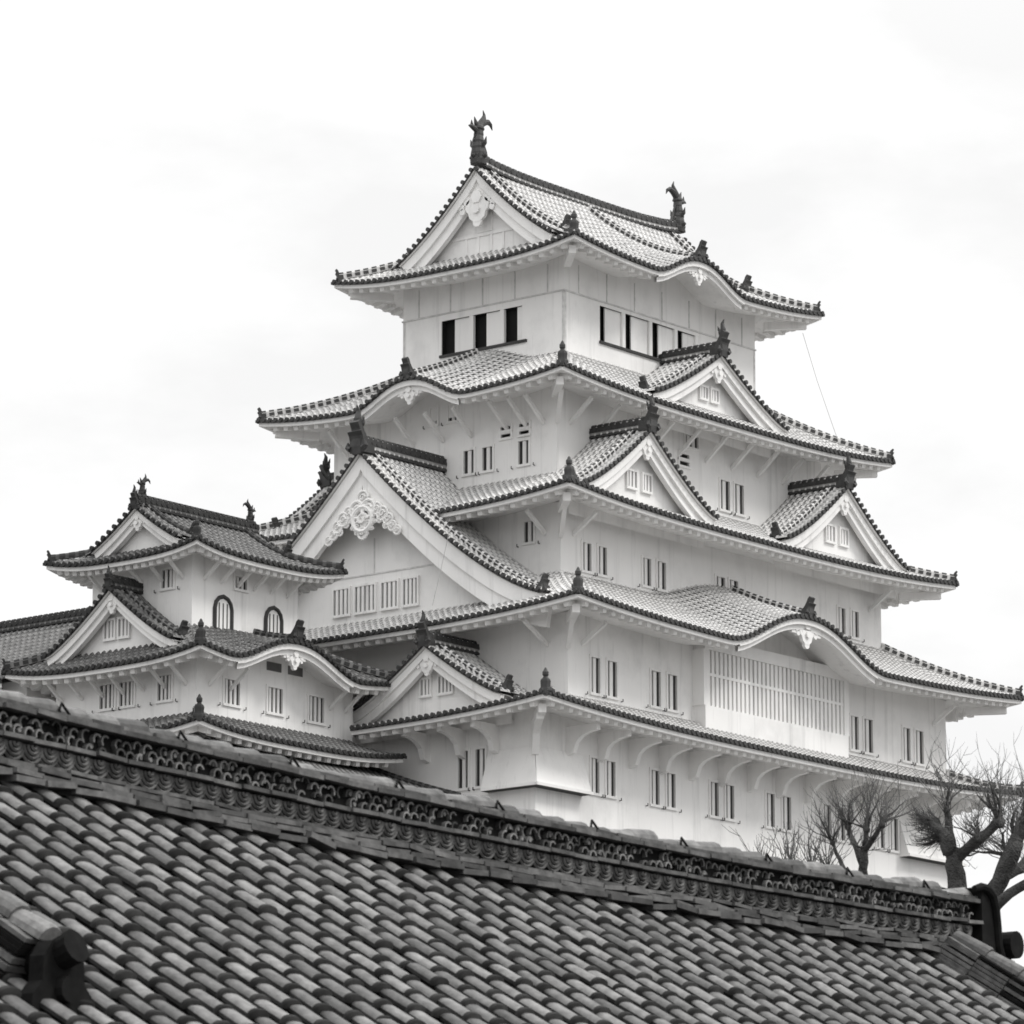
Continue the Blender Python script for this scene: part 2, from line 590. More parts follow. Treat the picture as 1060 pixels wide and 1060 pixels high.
# ------------------------------------------------------------------ gables
def gable(parent, face, dp, sc, za, zb, half, dback, k=1.35, style='new', bw=.5, rows=True, wall_in=.5, zbase=None,
          pend=.8, fin=1.5, ridge=True, windows=(), name='gable', tail=None, desc=True, rz=.42, prof=None, pdrop=0.0):
    fr = Fr(0, 0, face)
    sx, sd_, up = fr.ax()
    mats = STYLE[style]
    def zg(q):
        q = min(1.0, abs(q))
        if prof:
            return prof(q)
        return zb + (za - zb) * (1 - q) ** k
    def P(q, d, dz=0.0):
        return fr.P(sc + q * half, d, zg(q) + dz)
    # equal steps along the slope
    qs_f = lin(0, 1, 60); L = [0]
    for i in range(59):
        L.append(L[-1] + (P(qs_f[i + 1], 0) - P(qs_f[i], 0)).length)
    def q_at(x):
        x = max(0, min(L[-1], x))
        for i in range(59):
            if x <= L[i + 1]:
                return qs_f[i] + (qs_f[i + 1] - qs_f[i]) * (x - L[i]) / max(1e-9, L[i + 1] - L[i])
        return 1.0
    Lt = L[-1]
    nst = max(3, int(Lt / .4))
    qs = [q_at(Lt * i / nst) for i in range(nst + 1)]
    # wall and soffit
    wl = MB()
    zb0 = zbase if zbase is not None else zb - 1.2
    wd = dp - wall_in
    for sg in (-1, 1):
        for i in range(nst):
            a, b = qs[i] * sg, qs[i + 1] * sg
            wl.poly([P(a, wd, -.14), P(b, wd, -.14), fr.P(sc + b * half, wd, zb0), fr.P(sc + a * half, wd, zb0)], 0)
            wl.poly([P(a, dp + .22, -.13), P(b, dp + .22, -.13), P(b, wd - .02, -.13), P(a, wd - .02, -.13)], 0)
    g = wl.build(name, 'plaster', parent)
    pan, cov, eav = MB(), MB(), MB()
    # verge: tile ends facing outwards, short rows behind them
    for sg in (-1, 1):
        nv = int(Lt / .315)
        for i in range(nv):
            q = q_at(Lt * (i + .7) / nv) * sg
            c = P(q, dp + .20, .03)
            ring_disc(eav, c, sd_, .095, .12, 2)
            sl = (P(q + .01 * sg, 0) - P(q, 0)).normalized()
            a = [P(q, dp + .2, 0), P(q, dp - .10, .01), P(q, dp - .40, .02)]
            arc_strip(cov, a, sl, .082, .3)
        for i in range(nst):
            a, b = qs[i] * sg, qs[i + 1] * sg
            eav.poly([P(a, dp + .24, .0), P(b, dp + .24, .0), P(b, dp + .24, -.11), P(a, dp + .24, -.11)], 2)
            for (dz_, d0, d1, mt) in ((0, dp + .24, dp - .5, 1),):
                pan.poly([P(a, d0), P(b, d0), P(b, d1), P(a, d1)], mt)
            if rows:
                am = (a + b) / 2
                am = a + (b - a) * .6
                pan.poly([P(a, dp - .5), P(am, dp - .5), P(am, dback), P(a, dback)], 0)
                pan.poly([P(am, dp - .5, .01), P(b, dp - .5, .01), P(b, dback, .01), P(am, dback, .01)], 1)
        if rows:
            n = max(1, int((dp - .95 - dback) / ROW))
            for i in range(n):
                d = dp - .95 - (i + .3) * ROW
                arc_strip(cov, [P(q * sg, d) for q in qs], sd_, .078, .4)
    if desc:
        for sg in (-1, 1):
            hb = MB()
            pts = [P(q_at(x) * sg, dp - .62, .02) for x in lin(.25, Lt * .93, 14)]
            hip_line(hb, pts, 0, .13, .22)
            hb.build('descending_ridge', mats, g)
            fb = MB()
            o = (pts[-1] - pts[-3]); o.z = 0
            wedge(fb, pts[-1] + V((0, 0, .02)), o, sd_, .72, 2)
            fb.build('ridge_end_tile', mats, g)
    pan.build('gable_roof', mats, g)
    cov.build('cover_tiles', mats, g)
    eav.build('verge_tiles', mats, g)
    # barge boards: two stepped bands following the curve
    bb = MB()
    for sg in (-1, 1):
        for (d0, d1, o0, o1) in ((dp + .10, dp - .10, .14, .14 + bw * .48), (dp - .02, dp - .26, .12 + bw * .48, .14 + bw)):
            ring = []
            for q in qs:
                qq = q
                e = .01
                t_ = V((half * e, zg(min(1, qq + e)) - zg(max(0, qq))))
                if qq > .985:
                    t_ = V((half * e, zg(.99) - zg(.98)))
                nrm = V((t_.y, -t_.x)).normalized()   # inwards and down
                if nrm.y > 0: nrm = -nrm
                f = 1 + .25 * q
                pa = (qq * half + nrm.x * o0, zg(qq) + nrm.y * o0)
                pb = (qq * half + nrm.x * o1 * f, zg(qq) + nrm.y * o1 * f)
                if pa[0] < 0: pa = (0, zg(0) - o0 * 1.25)
                if pb[0] < 0: pb = (0, zg(0) - o1 * 1.25)
                ring.append((pa, pb))
            for i in range(len(ring) - 1):
                (a0, b0), (a1, b1) = ring[i], ring[i + 1]
                c = lambda w, d: fr.P(sc + sg * w[0], d, w[1])
                bb.poly([c(a0, d0), c(a1, d0), c(b1, d0), c(b0, d0)])
                bb.poly([c(b0, d0), c(b1, d0), c(b1, d1), c(b0, d1)])
                bb.poly([c(a0, d1), c(a1, d1), c(b1, d1), c(b0, d1)])
                bb.poly([c(a0, d0), c(a1, d0), c(a1, d1), c(a0, d1)])
            (a1, b1) = ring[-1]
            bb.poly([c(a1, d0), c(b1, d0), c(b1, d1), c(a1, d1)])
    bb.build('bargeboard', 'plaster', g)
    # carved pendant
    if pend:
        pb = MB()
        zc = za - bw * 1.55 - .12 - pdrop
        pendant(pb, fr, sc, dp - .02, zc, pend)
        pb.build('pendant', 'plaster', g)
    if ridge:
        rb = MB()
        z0 = za - .02
        ridge_bar(rb, fr.P(sc, dp + .28, z0), fr.P(sc, dback if tail is None else tail, z0), rz)
        rg = rb.build('ridge', mats, g)
        fb = MB()
        wedge(fb, fr.P(sc, dp + .22, z0 + .02), sd_, sx, fin * .72, 2, True)
        fb.build('ridge_end_tile', mats, g)
    for (s0, s1, z0, z1, ns) in windows:
        small_window(g, fr, wd, s0, s1, z0, z1, ns)
    return g

def ridge_bar(mb, a, b, h, w=.17):
    """stacked ridge: dark body, thin white joint lines, round cap tiles along the top"""
    a, b = V(a), V(b)
    up = V((0, 0, 1))
    d = (b - a); n = max(1, int(d.length / .30)); d.normalize()
    lay = 4
    for i in range(lay):
        z = h * (i + .5) / lay
        mb.bar(a + up * z, b + up * z, w * (1.12 - .1 * (i % 2)), h / lay * .5, 4 if i == 1 else 2)
    for i in range(n):
        p = a.lerp(b, i / n); q = a.lerp(b, (i + .62) / n)
        mb.tube([p + up * (h + .04), q + up * (h + .04)], w * .68, 7, 2)
        r = a.lerp(b, (i + 1) / n)
        mb.tube([q + up * (h - .02), r + up * (h - .02)], w * .55, 7, 1)
        # round tile ends along both flanks
        s_ = d.cross(up)
        for sg in (-1, 1):
            mb.tube([p.lerp(q, .5) + up * h * .70 + s_ * sg * w * 1.0, p.lerp(q, .5) + up * h * .70 + s_ * sg * (w * 1.28)], .07, 6, 2)
            mb.tube([q.lerp(r, .4) + up * h * .28 + s_ * sg * w * .9, q.lerp(r, .4) + up * h * .28 + s_ * sg * (w * 1.2)], .05, 6, 1)

def pendant(mb, fr, sc, d, zc, w):
    sx, sd_, up = fr.ax()
    def disc(x, z, r, t=.14, n=10, off=0.0):
        c = fr.P(sc + x, d + off - t / 2, z)
        mb.tube([c, c + sd_ * t], r, n)
    # central heart with three lobes and a collar
    disc(0, zc, .34 * w, .16)
    disc(-.2 * w, zc + .16 * w, .24 * w)
    disc(.2 * w, zc + .16 * w, .24 * w)
    disc(0, zc - .32 * w, .16 * w)
    disc(0, zc + .42 * w, .2 * w, .2, 6, .04)
    disc(0, zc + .05 * w, .13 * w, .1, 8, .12)
    for sg in (-1, 1):
        for i, (x, z, r) in enumerate(((.42, .36, .14), (.60, .22, .12), (.55, .05, .1))):
            disc(sg * x * w, zc + z * w, r * w)

def big_pendant(parent, fr, sc, d, zc, w):
    """wide carved bargeboard ornament: scrolls spreading to both sides of a hanging heart"""
    mb = MB()
    sx, sd_, up = fr.ax()
    def ring(x, z, r, t=.16, off=0.0):
        n = 14
        c = fr.P(sc + x, d + off, z)
        pts = [c + sx * (r * cos(2 * pi * k / n)) + up * (r * sin(2 * pi * k / n)) for k in range(n + 1)]
        mb.tube(pts, r * .22, 6)
        mb.tube([c - sd_ * .10, c + sd_ * .01], r * .72, 9)
        q_ = [c + sd_ * .05 + sx * (r * .55 * (1 - k / 12) * cos(.8 * k)) + up * (r * .55 * (1 - k / 12) * sin(.8 * k)) for k in range(11)]
        mb.tube(q_, r * .13, 5)
    ring(0, zc, .55 * w); ring(-.32 * w, zc + .45 * w, .38 * w); ring(.32 * w, zc + .45 * w, .38 * w)
    ring(0, zc - .62 * w, .26 * w); ring(-.3 * w, zc - .3 * w, .22 * w); ring(.3 * w, zc - .3 * w, .22 * w)
    ring(0, zc + .95 * w, .3 * w)
    rg_ = random.Random(3)
    for k in range(26):
        a_ = 2 * pi * k / 26
        ring(.62 * w * cos(a_) * (1.1 if k % 2 else .9), zc + .62 * w * sin(a_) * (1.1 if k % 2 else .9), .09 * w)
    for sg in (-1, 1):
        for (x, z, r) in ((.8, .38, .26), (1.12, .12, .30), (1.45, -.18, .26), (1.68, -.5, .22), (1.95, -.72, .2), (.95, -.1, .16), (1.3, -.42, .15)):
            ring(sg * x * w, zc + z * w, r * w)
    return mb.build('pendant', 'plaster', parent)

def small_window(parent, fr, wd, s0, s1, z0, z1, ns):
    """window standing slightly proud of a gable wall: frame, dark slots between bars"""
    sx, sd_, up = fr.ax()
    f = MB(); b = MB()
    cz = (z0 + z1) / 2; cs = (s0 + s1) / 2
    for (a, w, h, z) in ((cs, (s1 - s0) / 2 + .08, .05, z1 + .05), (cs, (s1 - s0) / 2 + .08, .05, z0 - .05)):
        f.box(fr.P(a, wd + .03, z), sx * w, sd_ * .08, up * h, 0)
    for a in (s0 - .04, s1 + .04):
        f.box(fr.P(a, wd + .03, cz), sx * .04, sd_ * .08, up * (z1 - z0) / 2, 0)
    f.box(fr.P(cs, wd + .012, cz), sx * (s1 - s0) / 2, sd_ * .01, up * (z1 - z0) / 2, 1)
    w = f.build('window', ['plaster', 'shade'], parent)
    bw_ = (s1 - s0) / (2 * ns - 1)
    for i in range(ns - 1):
        x = s0 + bw_ * (2 * i + 1.5)
        b.box(fr.P(x, wd + .045, cz), sx * bw_ * .55, sd_ * .04, up * ((z1 - z0) / 2 - .003), 0)
    b.build('window_bars', 'plaster', w)
    return w

# ------------------------------------------------------------------ walls with real openings
def wall_side(mb, fr, d, s0, s1, z0, z1, rects):
    xs = sorted(set([s0, s1] + [r[0] for r in rects] + [r[1] for r in rects]))
    zs = sorted(set([z0, z1] + [r[2] for r in rects] + [r[3] for r in rects]))
    xs = [x for x in xs if s0 <= x <= s1]; zs = [z for z in zs if z0 <= z <= z1]
    for i in range(len(xs) - 1):
        for j in range(len(zs) - 1):
            cx, cz = (xs[i] + xs[i + 1]) / 2, (zs[j] + zs[j + 1]) / 2
            if any(r[0] < cx < r[1] and r[2] < cz < r[3] for r in rects):
                continue
            mb.poly([fr.P(xs[i], d, zs[j]), fr.P(xs[i + 1], d, zs[j]), fr.P(xs[i + 1], d, zs[j + 1]), fr.P(xs[i], d, zs[j + 1])])

def window(parent, fr, d, r, ns=2, frame=True, depth=.34):
    s0, s1, z0, z1 = r
    sx, sd_, up = fr.ax()
    w = MB()
    dm, di = d - .05, d - depth
    for (a, b) in (((s0, z0), (s1, z0)), ((s1, z0), (s1, z1)), ((s1, z1), (s0, z1)), ((s0, z1), (s0, z0))):
        w.poly([fr.P(a[0], d, a[1]), fr.P(b[0], d, b[1]), fr.P(b[0], dm, b[1]), fr.P(a[0], dm, a[1])], 0)
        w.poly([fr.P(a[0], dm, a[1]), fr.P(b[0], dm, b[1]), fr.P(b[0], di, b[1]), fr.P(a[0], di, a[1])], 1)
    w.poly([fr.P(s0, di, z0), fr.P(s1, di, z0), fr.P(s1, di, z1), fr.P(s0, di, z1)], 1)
    if frame:
        t = .05
        w.box(fr.P((s0 + s1) / 2, d + .02, z1 + t), sx * ((s1 - s0) / 2 + 2 * t), sd_ * .035, up * t, 0)
        w.box(fr.P((s0 + s1) / 2, d + .03, z0 - t), sx * ((s1 - s0) / 2 + 2 * t), sd_ * .05, up * t, 0)
        for x in (s0 - t, s1 + t):
            w.box(fr.P(x, d + .02, (z0 + z1) / 2), sx * t, sd_ * .03, up * ((z1 - z0) / 2), 0)
    o = w.build('window', ['plaster', 'shade' if frame else 'void'], parent)
    if frame and z1 - z0 > .6:
        k = MB()
        for x in (s0 - .32, s1 + .30):
            k.tube([fr.P(x, d - .02, z0 - .12), fr.P(x, d + .10, z0 - .12), fr.P(x, d + .10, z0 - .02)], .022, 5)
        k.build('shutter_hooks', 'wood', o)
    if ns > 1:
        b = MB()
        bw_ = (s1 - s0) / (2 * ns - 1)
        for i in range(ns - 1):
            b.box(fr.P(s0 + bw_ * (2 * i + 1.5), d - .05, (z0 + z1) / 2), sx * bw_ * .5, sd_ * .03, up * ((z1 - z0) / 2 - .002))
        b.build('window_bars', 'plaster', o)
    return o

def storey(parent, R, z0, z1, wins, name='storey_wall', mats='plaster', extra=None):
    """R: x0,x1,y0,y1; wins: {face: [(s0,s1,z0,z1,slots)]}"""
    x0, x1, y0, y1 = R
    mb = MB()
    for f, (s0, s1, d) in {'S': (x0, x1, -y0), 'N': (-x1, -x0, y1), 'W': (-y1, -y0, -x0), 'E': (y0, y1, x1)}.items():
        wall_side(mb, Fr(0, 0, f), d, s0, s1, z0, z1, [w[:4] for w in wins.get(f, [])])
    if extra:
        extra(mb)
    o = mb.build(name, mats, parent)
    for f, (s0, s1, d) in {'S': (x0, x1, -y0), 'N': (-x1, -x0, y1), 'W': (-y1, -y0, -x0), 'E': (y0, y1, x1)}.items():
        for w in wins.get(f, []):
            window(parent, Fr(0, 0, f), d, w[:4], w[4], frame=(w[5] if len(w) > 5 else True))
    return o

def bump_wall(mb, fr, d, side, ztop):
    """piece of wall that closes the hollow under an undulating gable"""
    for c, hw, h in side.bumps:
        xs = lin(c - hw * .97, c + hw * .97, 25)
        for i in range(24):
            a, b = xs[i], xs[i + 1]
            za, zb = side.ze + side.bump(a) + .10, side.ze + side.bump(b) + .10
            mb.poly([fr.P(a, d + .003, ztop - .6), fr.P(b, d + .003, ztop - .6), fr.P(b, d + .003, max(zb, ztop - .55)), fr.P(a, d + .003, max(za, ztop - .55))])

def bump_trim(parent, side, style='new', pend=.7):
    """ridge, end tile and hanging ornament of an undulating gable"""
    fr = side.fr
    sx, sd_, up = fr.ax()
    for c, hw, h in side.bumps:
        z = side.ze + h
        hb = MB()
        hip_line(hb, [side.pt(c, t, .06) for t in lin(0.01, .92, 9)], 0, .12, .24)
        o = hb.build('crest_ridge', STYLE[style], parent)
        fb = MB()
        wedge(fb, fr.P(c, side.D - .1, z + .12), sd_, sx, .85, 2)
        fb.build('ridge_end_tile', STYLE[style], parent)
        pb = MB()
        pendant(pb, fr, c, side.D - .30, z - .75, pend)
        for sg in (-1, 1):
            pb.box(fr.P(c + sg * .62 * pend, side.D - .32, z - .6), sx * .3 * pend, sd_ * .06, up * .1 * pend)
        pb.build('pendant', 'plaster', parent)

def bracket(mb, fr, s, d, zt, out_, drop, w=.11):
    """curved plastered bracket arm under an eave"""
    sx, sd_, up = fr.ax()
    pts = [(0, 0), (out_, 0), (out_, -.24), (out_ * .72, -.30), (out_ * .5, -.42), (out_ * .34, -.62), (out_ * .24, -.9 * drop), (0, -drop)]
    mb.prism([fr.P(s - w, d + a, zt + b) for a, b in pts], sx * 2 * w)

def strut(mb, fr, s, d, zt, out_, drop, w=.085):
    mb.bar(fr.P(s, d, zt - drop), fr.P(s, d + out_, zt), w * .75, w * .9)

def fish(parent, base, inward, h=1.9, style='new'):
    """roof-end fish ornament standing on its head, tail in the air"""
    base = V(base); inw = V(inward).normalized(); up = V((0, 0, 1)); sd_ = inw.cross(up)
    mb = MB()
    def q(pts, n=8):
        mb.tube([base + inw * (x * h) + up * (z * h) for x, z, r in pts], [r * h * 1.12 for x, z, r in pts], n, 2)
    mb.lathe(base - up * .12 * h, [(0, .16 * h, .17 * h), (.10 * h, .17 * h, .18 * h), (.14 * h, .13 * h, .14 * h)], sd_, inw, up, 8, 2)
    for sg in (-1, 1):
        for f_ in (sd_, inw):
            mb.tube([base + f_ * sg * .12 * h + up * .02 * h, base + f_ * sg * .21 * h + up * .05 * h], [.05 * h, .03 * h], 6, 2)
    q([(0, -.02, .13), (0, .12, .135), (-.005, .20, .118), (-.005, .24, .125), (-.01, .32, .104), (-.01, .36, .108), (0, .46, .086), (.005, .49, .09), (.01, .58, .078), (.01, .60, .10), (.02, .63, .10), (.04, .68, .074), (.10, .76, .066), (.16, .86, .046), (.175, .93, .026), (.14, 1.02, .006)], 10)
    q([(.04, .66, .06), (.17, .77, .06), (.29, .81, .05), (.38, .77, .032), (.43, .67, .006)])
    q([(0, .62, .05), (-.08, .71, .038), (-.13, .83, .006)])
    q([(-.03, .55, .05), (-.15, .60, .048), (-.24, .62, .034), (-.31, .61, .008)])
    q([(-.18, .60, .035), (-.21, .67, .025), (-.215, .75, .004)])
    q([(.06, .57, .022), (.11, .44, .02), (.17, .30, .022), (.22, .18, .03), (.25, .06, .03)], 6)
    q([(.07, .20, .05), (.15, .17, .05), (.19, .11, .02)])
    for sg in (-1, 1):
        mb.tube([base + sd_ * sg * .08 * h + up * .22 * h, base + sd_ * sg * .17 * h + up * .30 * h, base + sd_ * sg * .20 * h + up * .42 * h], [.05 * h, .04 * h, .006 * h], 6, 2)
        for k in range(5):
            mb.tube([base + up * (.3 + .07 * k) * h - inw * .085 * h, base + up * (.36 + .07 * k) * h - inw * (.135 - .012 * k) * h], [.035 * h, .004 * h], 5, 2)
    return mb.build('fish_finial', STYLE[style], parent)

# ================================================================== SETTING
g = MB()
R_ = 5000
g.poly([(-R_, -R_, -33), (R_, -R_, -33), (R_, R_, -33), (-R_, R_, -33)])
struct(g.build('ground', 'earth'))
hm = MB()
rings = [(30, -19.5), (36, -19.8), (44, -22), (60, -27), (80, -31), (100, -32.9), (112, -33.2)]
nn = 48
vs = [(-6, 6, -19.4)]
for r, z in rings:
    for k in range(nn):
        a = 2 * pi * k / nn
        rr = r * (1 + .05 * sin(3 * a) + .03 * cos(7 * a))
        vs.append((-6 + rr * cos(a), 6 + rr * sin(a), z))
fs = [(0, 1 + k, 1 + (k + 1) % nn) for k in range(nn)]
for i in range(len(rings) - 1):
    for k in range(nn):
        k2 = (k + 1) % nn
        fs.append((1 + i * nn + k, 1 + (i + 1) * nn + k, 1 + (i + 1) * nn + k2, 1 + i * nn + k2))
hm.faces(vs, fs)
struct(hm.build('hill', 'earth', smooth=True))

def stone_base(name, R, ztop, zbot, flare, label):
    mb = MB()
    x0, x1, y0, y1 = R
    lv = []
    for i in range(7):
        t = i / 6
        o = flare * t ** 1.5
        z = ztop + (zbot - ztop) * t
        lv.append([V((x0 - o, y0 - o, z)), V((x1 + o, y0 - o, z)), V((x1 + o, y1 + o, z)), V((x0 - o, y1 + o, z))])
    mb.poly(lv[0])
    for i in range(6):
        for k in range(4):
            mb.poly([lv[i][k], lv[i][(k + 1) % 4], lv[i + 1][(k + 1) % 4], lv[i + 1][k]])
    return tag(mb.build(name, 'stone'), label, 'stone base')

stone_base('stone_base', (-15.7, 13.2, -10.0, 10.0), -6.5, -20.5, 6.0, 'steep stone base under the tall white main castle tower')
stone_base('stone_base', (-27.3, -16.9, -2.9, 32), -7.2, -20.5, 5.0, 'stone base under the small dark roofed tower at left')

# ================================================================== MAIN KEEP
keep = thing('castle_keep', 'tall white five tiered castle tower with plastered grey tile roofs', 'castle tower', (0, 0, -6.5))

def cen(a, b): return (-a, a, -b, b)
W6, W4, W3, W2 = cen(6.70, 4.36), cen(9.25, 5.98), cen(11.20, 7.69), cen(13.19, 9.61)
W1 = (-15.45, 13.05, -9.75, 9.75)
E5, E4, E3, E2 = cen(8.81, 6.58), cen(11.71, 8.20), cen(13.68, 10.09), cen(15.64, 12.07)
E1 = (-17.65, 15.5, -12.0, 12.0)

# --- storey walls ---
def pair(sl, z0, z1, n=2):
    return [(a, b, z0, z1, n) for a, b in sl]
w1 = {'S': pair([(-11.95, -11.45), (-10.98, -10.42), (-8.08, -7.55), (-7.05, -6.5), (-4.14, -3.6), (-3.1, -2.55), (-.3, .25), (.83, 1.4),
                 (3.72, 4.25), (4.72, 5.25), (7.6, 8.15), (8.6, 9.15)], -2.4, -1.03),
      'W': pair([(5.95, 6.45), (6.84, 7.3)], -2.32, -.86)}
w2 = {'S': pair([(-11.75, -11.2), (-10.7, -10.1), (-7.85, -7.25), (-6.75, -6.15), (6.0, 6.55), (6.98, 7.6), (9.88, 10.4), (10.82, 11.4)], 1.6, 3.02)}
w3 = {'S': pair([(-9.8, -9.26), (-8.78, -8.24), (-5.83, -5.3), (-4.86, -4.3), (-.82, -.22), (.1, .68), (7.93, 8.45), (8.93, 9.45)], 7.04, 8.18),
      'W': pair([(5.85, 6.32)], 8.15, 9.0)}
w4 = {'S': pair([(1.85, 2.5), (2.87, 3.5)], 11.7, 12.97) + [(-1.02, -.36, 13.12, 13.3, 1), (-1.02, -.36, 13.44, 13.62, 1), (-.6, .3, 14.0, 14.5, 3)],
      'W': pair([(1.1, 1.64), (2.1, 2.62), (3.99, 4.52)], 11.95, 12.93) +
           [(3.07, 3.58, 13.19, 13.34, 1), (3.07, 3.58, 13.5, 13.65, 1), (4.04, 4.54, 13.19, 13.34, 1), (4.04, 4.54, 13.5, 13.65, 1),
            (-.7, -.34, 14.3, 15.0, 2), (.28, .72, 14.3, 15.0, 2)]}
def add1(mb):
    pass
storey(keep, W1, -6.6, .56, w1)
w2w = storey(keep, W2, .8, 4.62, w2)
storey(keep, W3, 6.3, 9.62, w3)
w4w = storey(keep, W4, 10.9, 15.05, w4)
# top storey: long strip openings with sliding white shutters
o6S, o6W = (-4.3, 2.6, 18.08, 19.6), (-2.25, 2.32, 18.0, 19.48)
w6w = storey(keep, W6, 16.6, 21.35, {'S': [o6S + (1, False)], 'W': [o6W + (1, False)], 'N': [o6S + (1, False)], 'E': [o6W + (1, False)]})
for f, d, r, darks in (('S', 4.36, o6S, [(-4.3, -3.82), (-2.53, -2.02), (-.66, -.12), (1.12, 1.6)]), ('W', 6.70, o6W, [(-2.25, -1.6), (-.52, .12), (1.14, 1.78)]),
                       ('N', 4.36, o6S, [(-4.3, -3.82), (-2.53, -2.02), (-.66, -.12), (1.12, 1.6)]), ('E', 6.70, o6W, [(-2.25, -1.6), (-.52, .12), (1.14, 1.78)])):
    fr = Fr(0, 0, f); sx, sd_, up = fr.ax()
    ends = [q[0] for q in darks[1:]] + [r[1]]
    for (a, b), e in zip(darks, ends):
        mb = MB()
        # shutter panel slid to the right of its opening, and a post beyond it
        mb.box(fr.P((b + e - .22) / 2, d - .14, (r[2] + r[3]) / 2), sx * (e - .22 - b) / 2, sd_ * .03, up * ((r[3] - r[2]) / 2 - .005))
        mb.box(fr.P(e - .11, d - .08, (r[2] + r[3]) / 2), sx * .105, sd_ * .075, up * ((r[3] - r[2]) / 2 - .004))
        mb.build('shutter', 'plaster', keep)
    sb = MB()
    sb.box(fr.P((r[0] + r[1]) / 2, d + .03, r[2] - .07), sx * ((r[1] - r[0]) / 2 + .06), sd_ * .06, up * .055)
    sb.build('window_sill', 'wood', keep)
# thin battens round the top storey
bt = MB()
for f, hw, d in (('S', 6.70, 4.36), ('W', 4.36, 6.70), ('E', 4.36, 6.70), ('N', 6.70, 4.36)):
    fr = Fr(0, 0, f); sx, sd_, up = fr.ax()
    bt.box(fr.P(0, d + .025, 19.78), sx * (hw + .05), sd_ * .022, up * .03)
    n = 7 if f in 'SN' else 5
    for i in range(n):
        x = -hw + 2 * hw * (i + .5) / n
        bt.box(fr.P(x, d + .018, 20.42), sx * .025, sd_ * .016, up * .61)
    for x in (-hw + .06, hw - .06):
        bt.box(fr.P(x, d + .012, 18.2), sx * .05, sd_ * .01, up * 1.54)
bt.build('wall_battens', 'joint', keep)

# --- roofs ---
G5 = dict(y=4.15)
tg5 = (6.58 - 4.15) / 6.58
def t5S(x):
    a = abs(x)
    return 1.0 if a <= 7.25 else max(0.0, min(tg5, (8.81 - a) / 6.58))
def t5W(x):
    return max(0.0, min((8.81 - 6.45) / 6.58, (6.58 - abs(x)) / 6.58))
# the top roof: hipped skirt and upper gable share one profile
pan, cov, eav, fas = MB(), MB(), MB(), MB()
raf = fas
S5 = {}
for f in 'SNWE':
    if f in 'SN':
        s_ = Side(Fr(0, 0, f), -8.81, 8.81, 6.58, -2.23, 2.23, 0, 21.03, 25.72, .45, 3.0, .47, [(0, 3.3, 1.05)], t5S, dec=1.0)
    else:
        s_ = Side(Fr(0, 0, f), -6.58, 6.58, 8.81, -.001, .001, 2.23, 21.03, 25.72, .45, 3.0, .47, (), t5W)
    S5[f] = s_
    s_.make_tiles(pan, cov, eav)
    s_.make_eave(4.36 if f in 'SN' else 6.70, pan, fas, raf)
roof5 = pan.build('roof', STYLE['new'], keep)
cov.build('cover_tiles', STYLE['new'], roof5); eav.build('eave_tiles', STYLE['new'], roof5)
fas.build('eaves', 'plaster', roof5); 
for f in 'SN':
    for left in (True, False):
        s_ = S5[f]
        P = []
        for t in lin(.03, tg5, 9):
            x = (8.81 - 6.58 * t) * (-1 if left else 1)
            P.append(s_.pt(x, t, .05))
        hb = MB(); hip_line(hb, P, 0, .15, .3); hb.build('hip_ridge', STYLE['new'], roof5)
        o = P[0] - P[-1]; o.z = 0; o.normalize()
        fb = MB(); finial(fb, P[0] - V((0, 0, .05)), o, o.cross(V((0, 0, 1))), .85, 2) if (f == 'S' and left) else wedge(fb, P[0] - V((0, 0, .02)), o, o.cross(V((0, 0, 1))), .56, 2)
        tip = P[0] - V((0, 0, .12))
        fb.tube([tip - o * .2, tip + o * .14], [.11, .12], 7, 2)
        fb.build('ridge_end_tile', STYLE['new'], roof5)
        # descending ridge on the slope beside the gable
        P = [s_.pt((-6.35 if left else 6.35), t, .05) for t in lin(.97, .36, 12)]
        hb = MB(); hip_line(hb, P, 0, .14, .24); hb.build('descending_ridge', STYLE['new'], roof5)
        o = P[-1] - P[-3]; o.z = 0
        fb = MB(); wedge(fb, P[-1] + V((0, 0, .03)), o, V((1, 0, 0)), .8, 2); fb.build('ridge_end_tile', STYLE['new'], roof5)
    bump_trim(roof5, S5[f])
for f in 'WE':
    # upper gable follows the profile of the main slope
    gable(keep, f, 7.05, 0, 25.68, 22.15, 4.15, 6.0, k=1.36, rows=False, prof=lambda q: S5['S'].ze + (S5['S'].zi - S5['S'].ze) * (lambda t: t * (.47 + .53 * t))(1 - q * 4.15 / 6.58) + .025, bw=.62, wall_in=.5, zbase=21.7, pend=1.45, pdrop=.75, ridge=False, desc=False)
for sg in (-1, 1):
    gt = MB()
    gt.box((sg * 6.57, 0, 22.95), (.03, 0, 0), (0, 2.0, 0), (0, 0, .07))
    for y in (-1.0, -.35, .35, 1.0):
        gt.box((sg * 6.565, y, 22.55), (.022, 0, 0), (0, .06, 0), (0, 0, .38))
    gt.box((sg * 6.56, 0, 23.45), (.02, 0, 0), (0, .42, 0), (0, 0, .40))
    gt.build('gable_timber', 'plaster', roof5)
rb = MB()
for i in range(10):
    xa, xb = -7.3 + 1.46 * i, -7.3 + 1.46 * (i + 1)
    ridge_bar(rb, (xa, 0, 25.58 + .34 * (xa / 7.3) ** 4), (xb, 0, 25.58 + .34 * (xb / 7.3) ** 4), .42, .18)
r5 = rb.build('ridge', STYLE['new'], roof5)
fish(roof5, (-7.0, 0, 26.15), (1, 0, 0), 2.15)
fish(roof5, (7.0, 0, 26.15), (-1, 0, 0), 2.0)
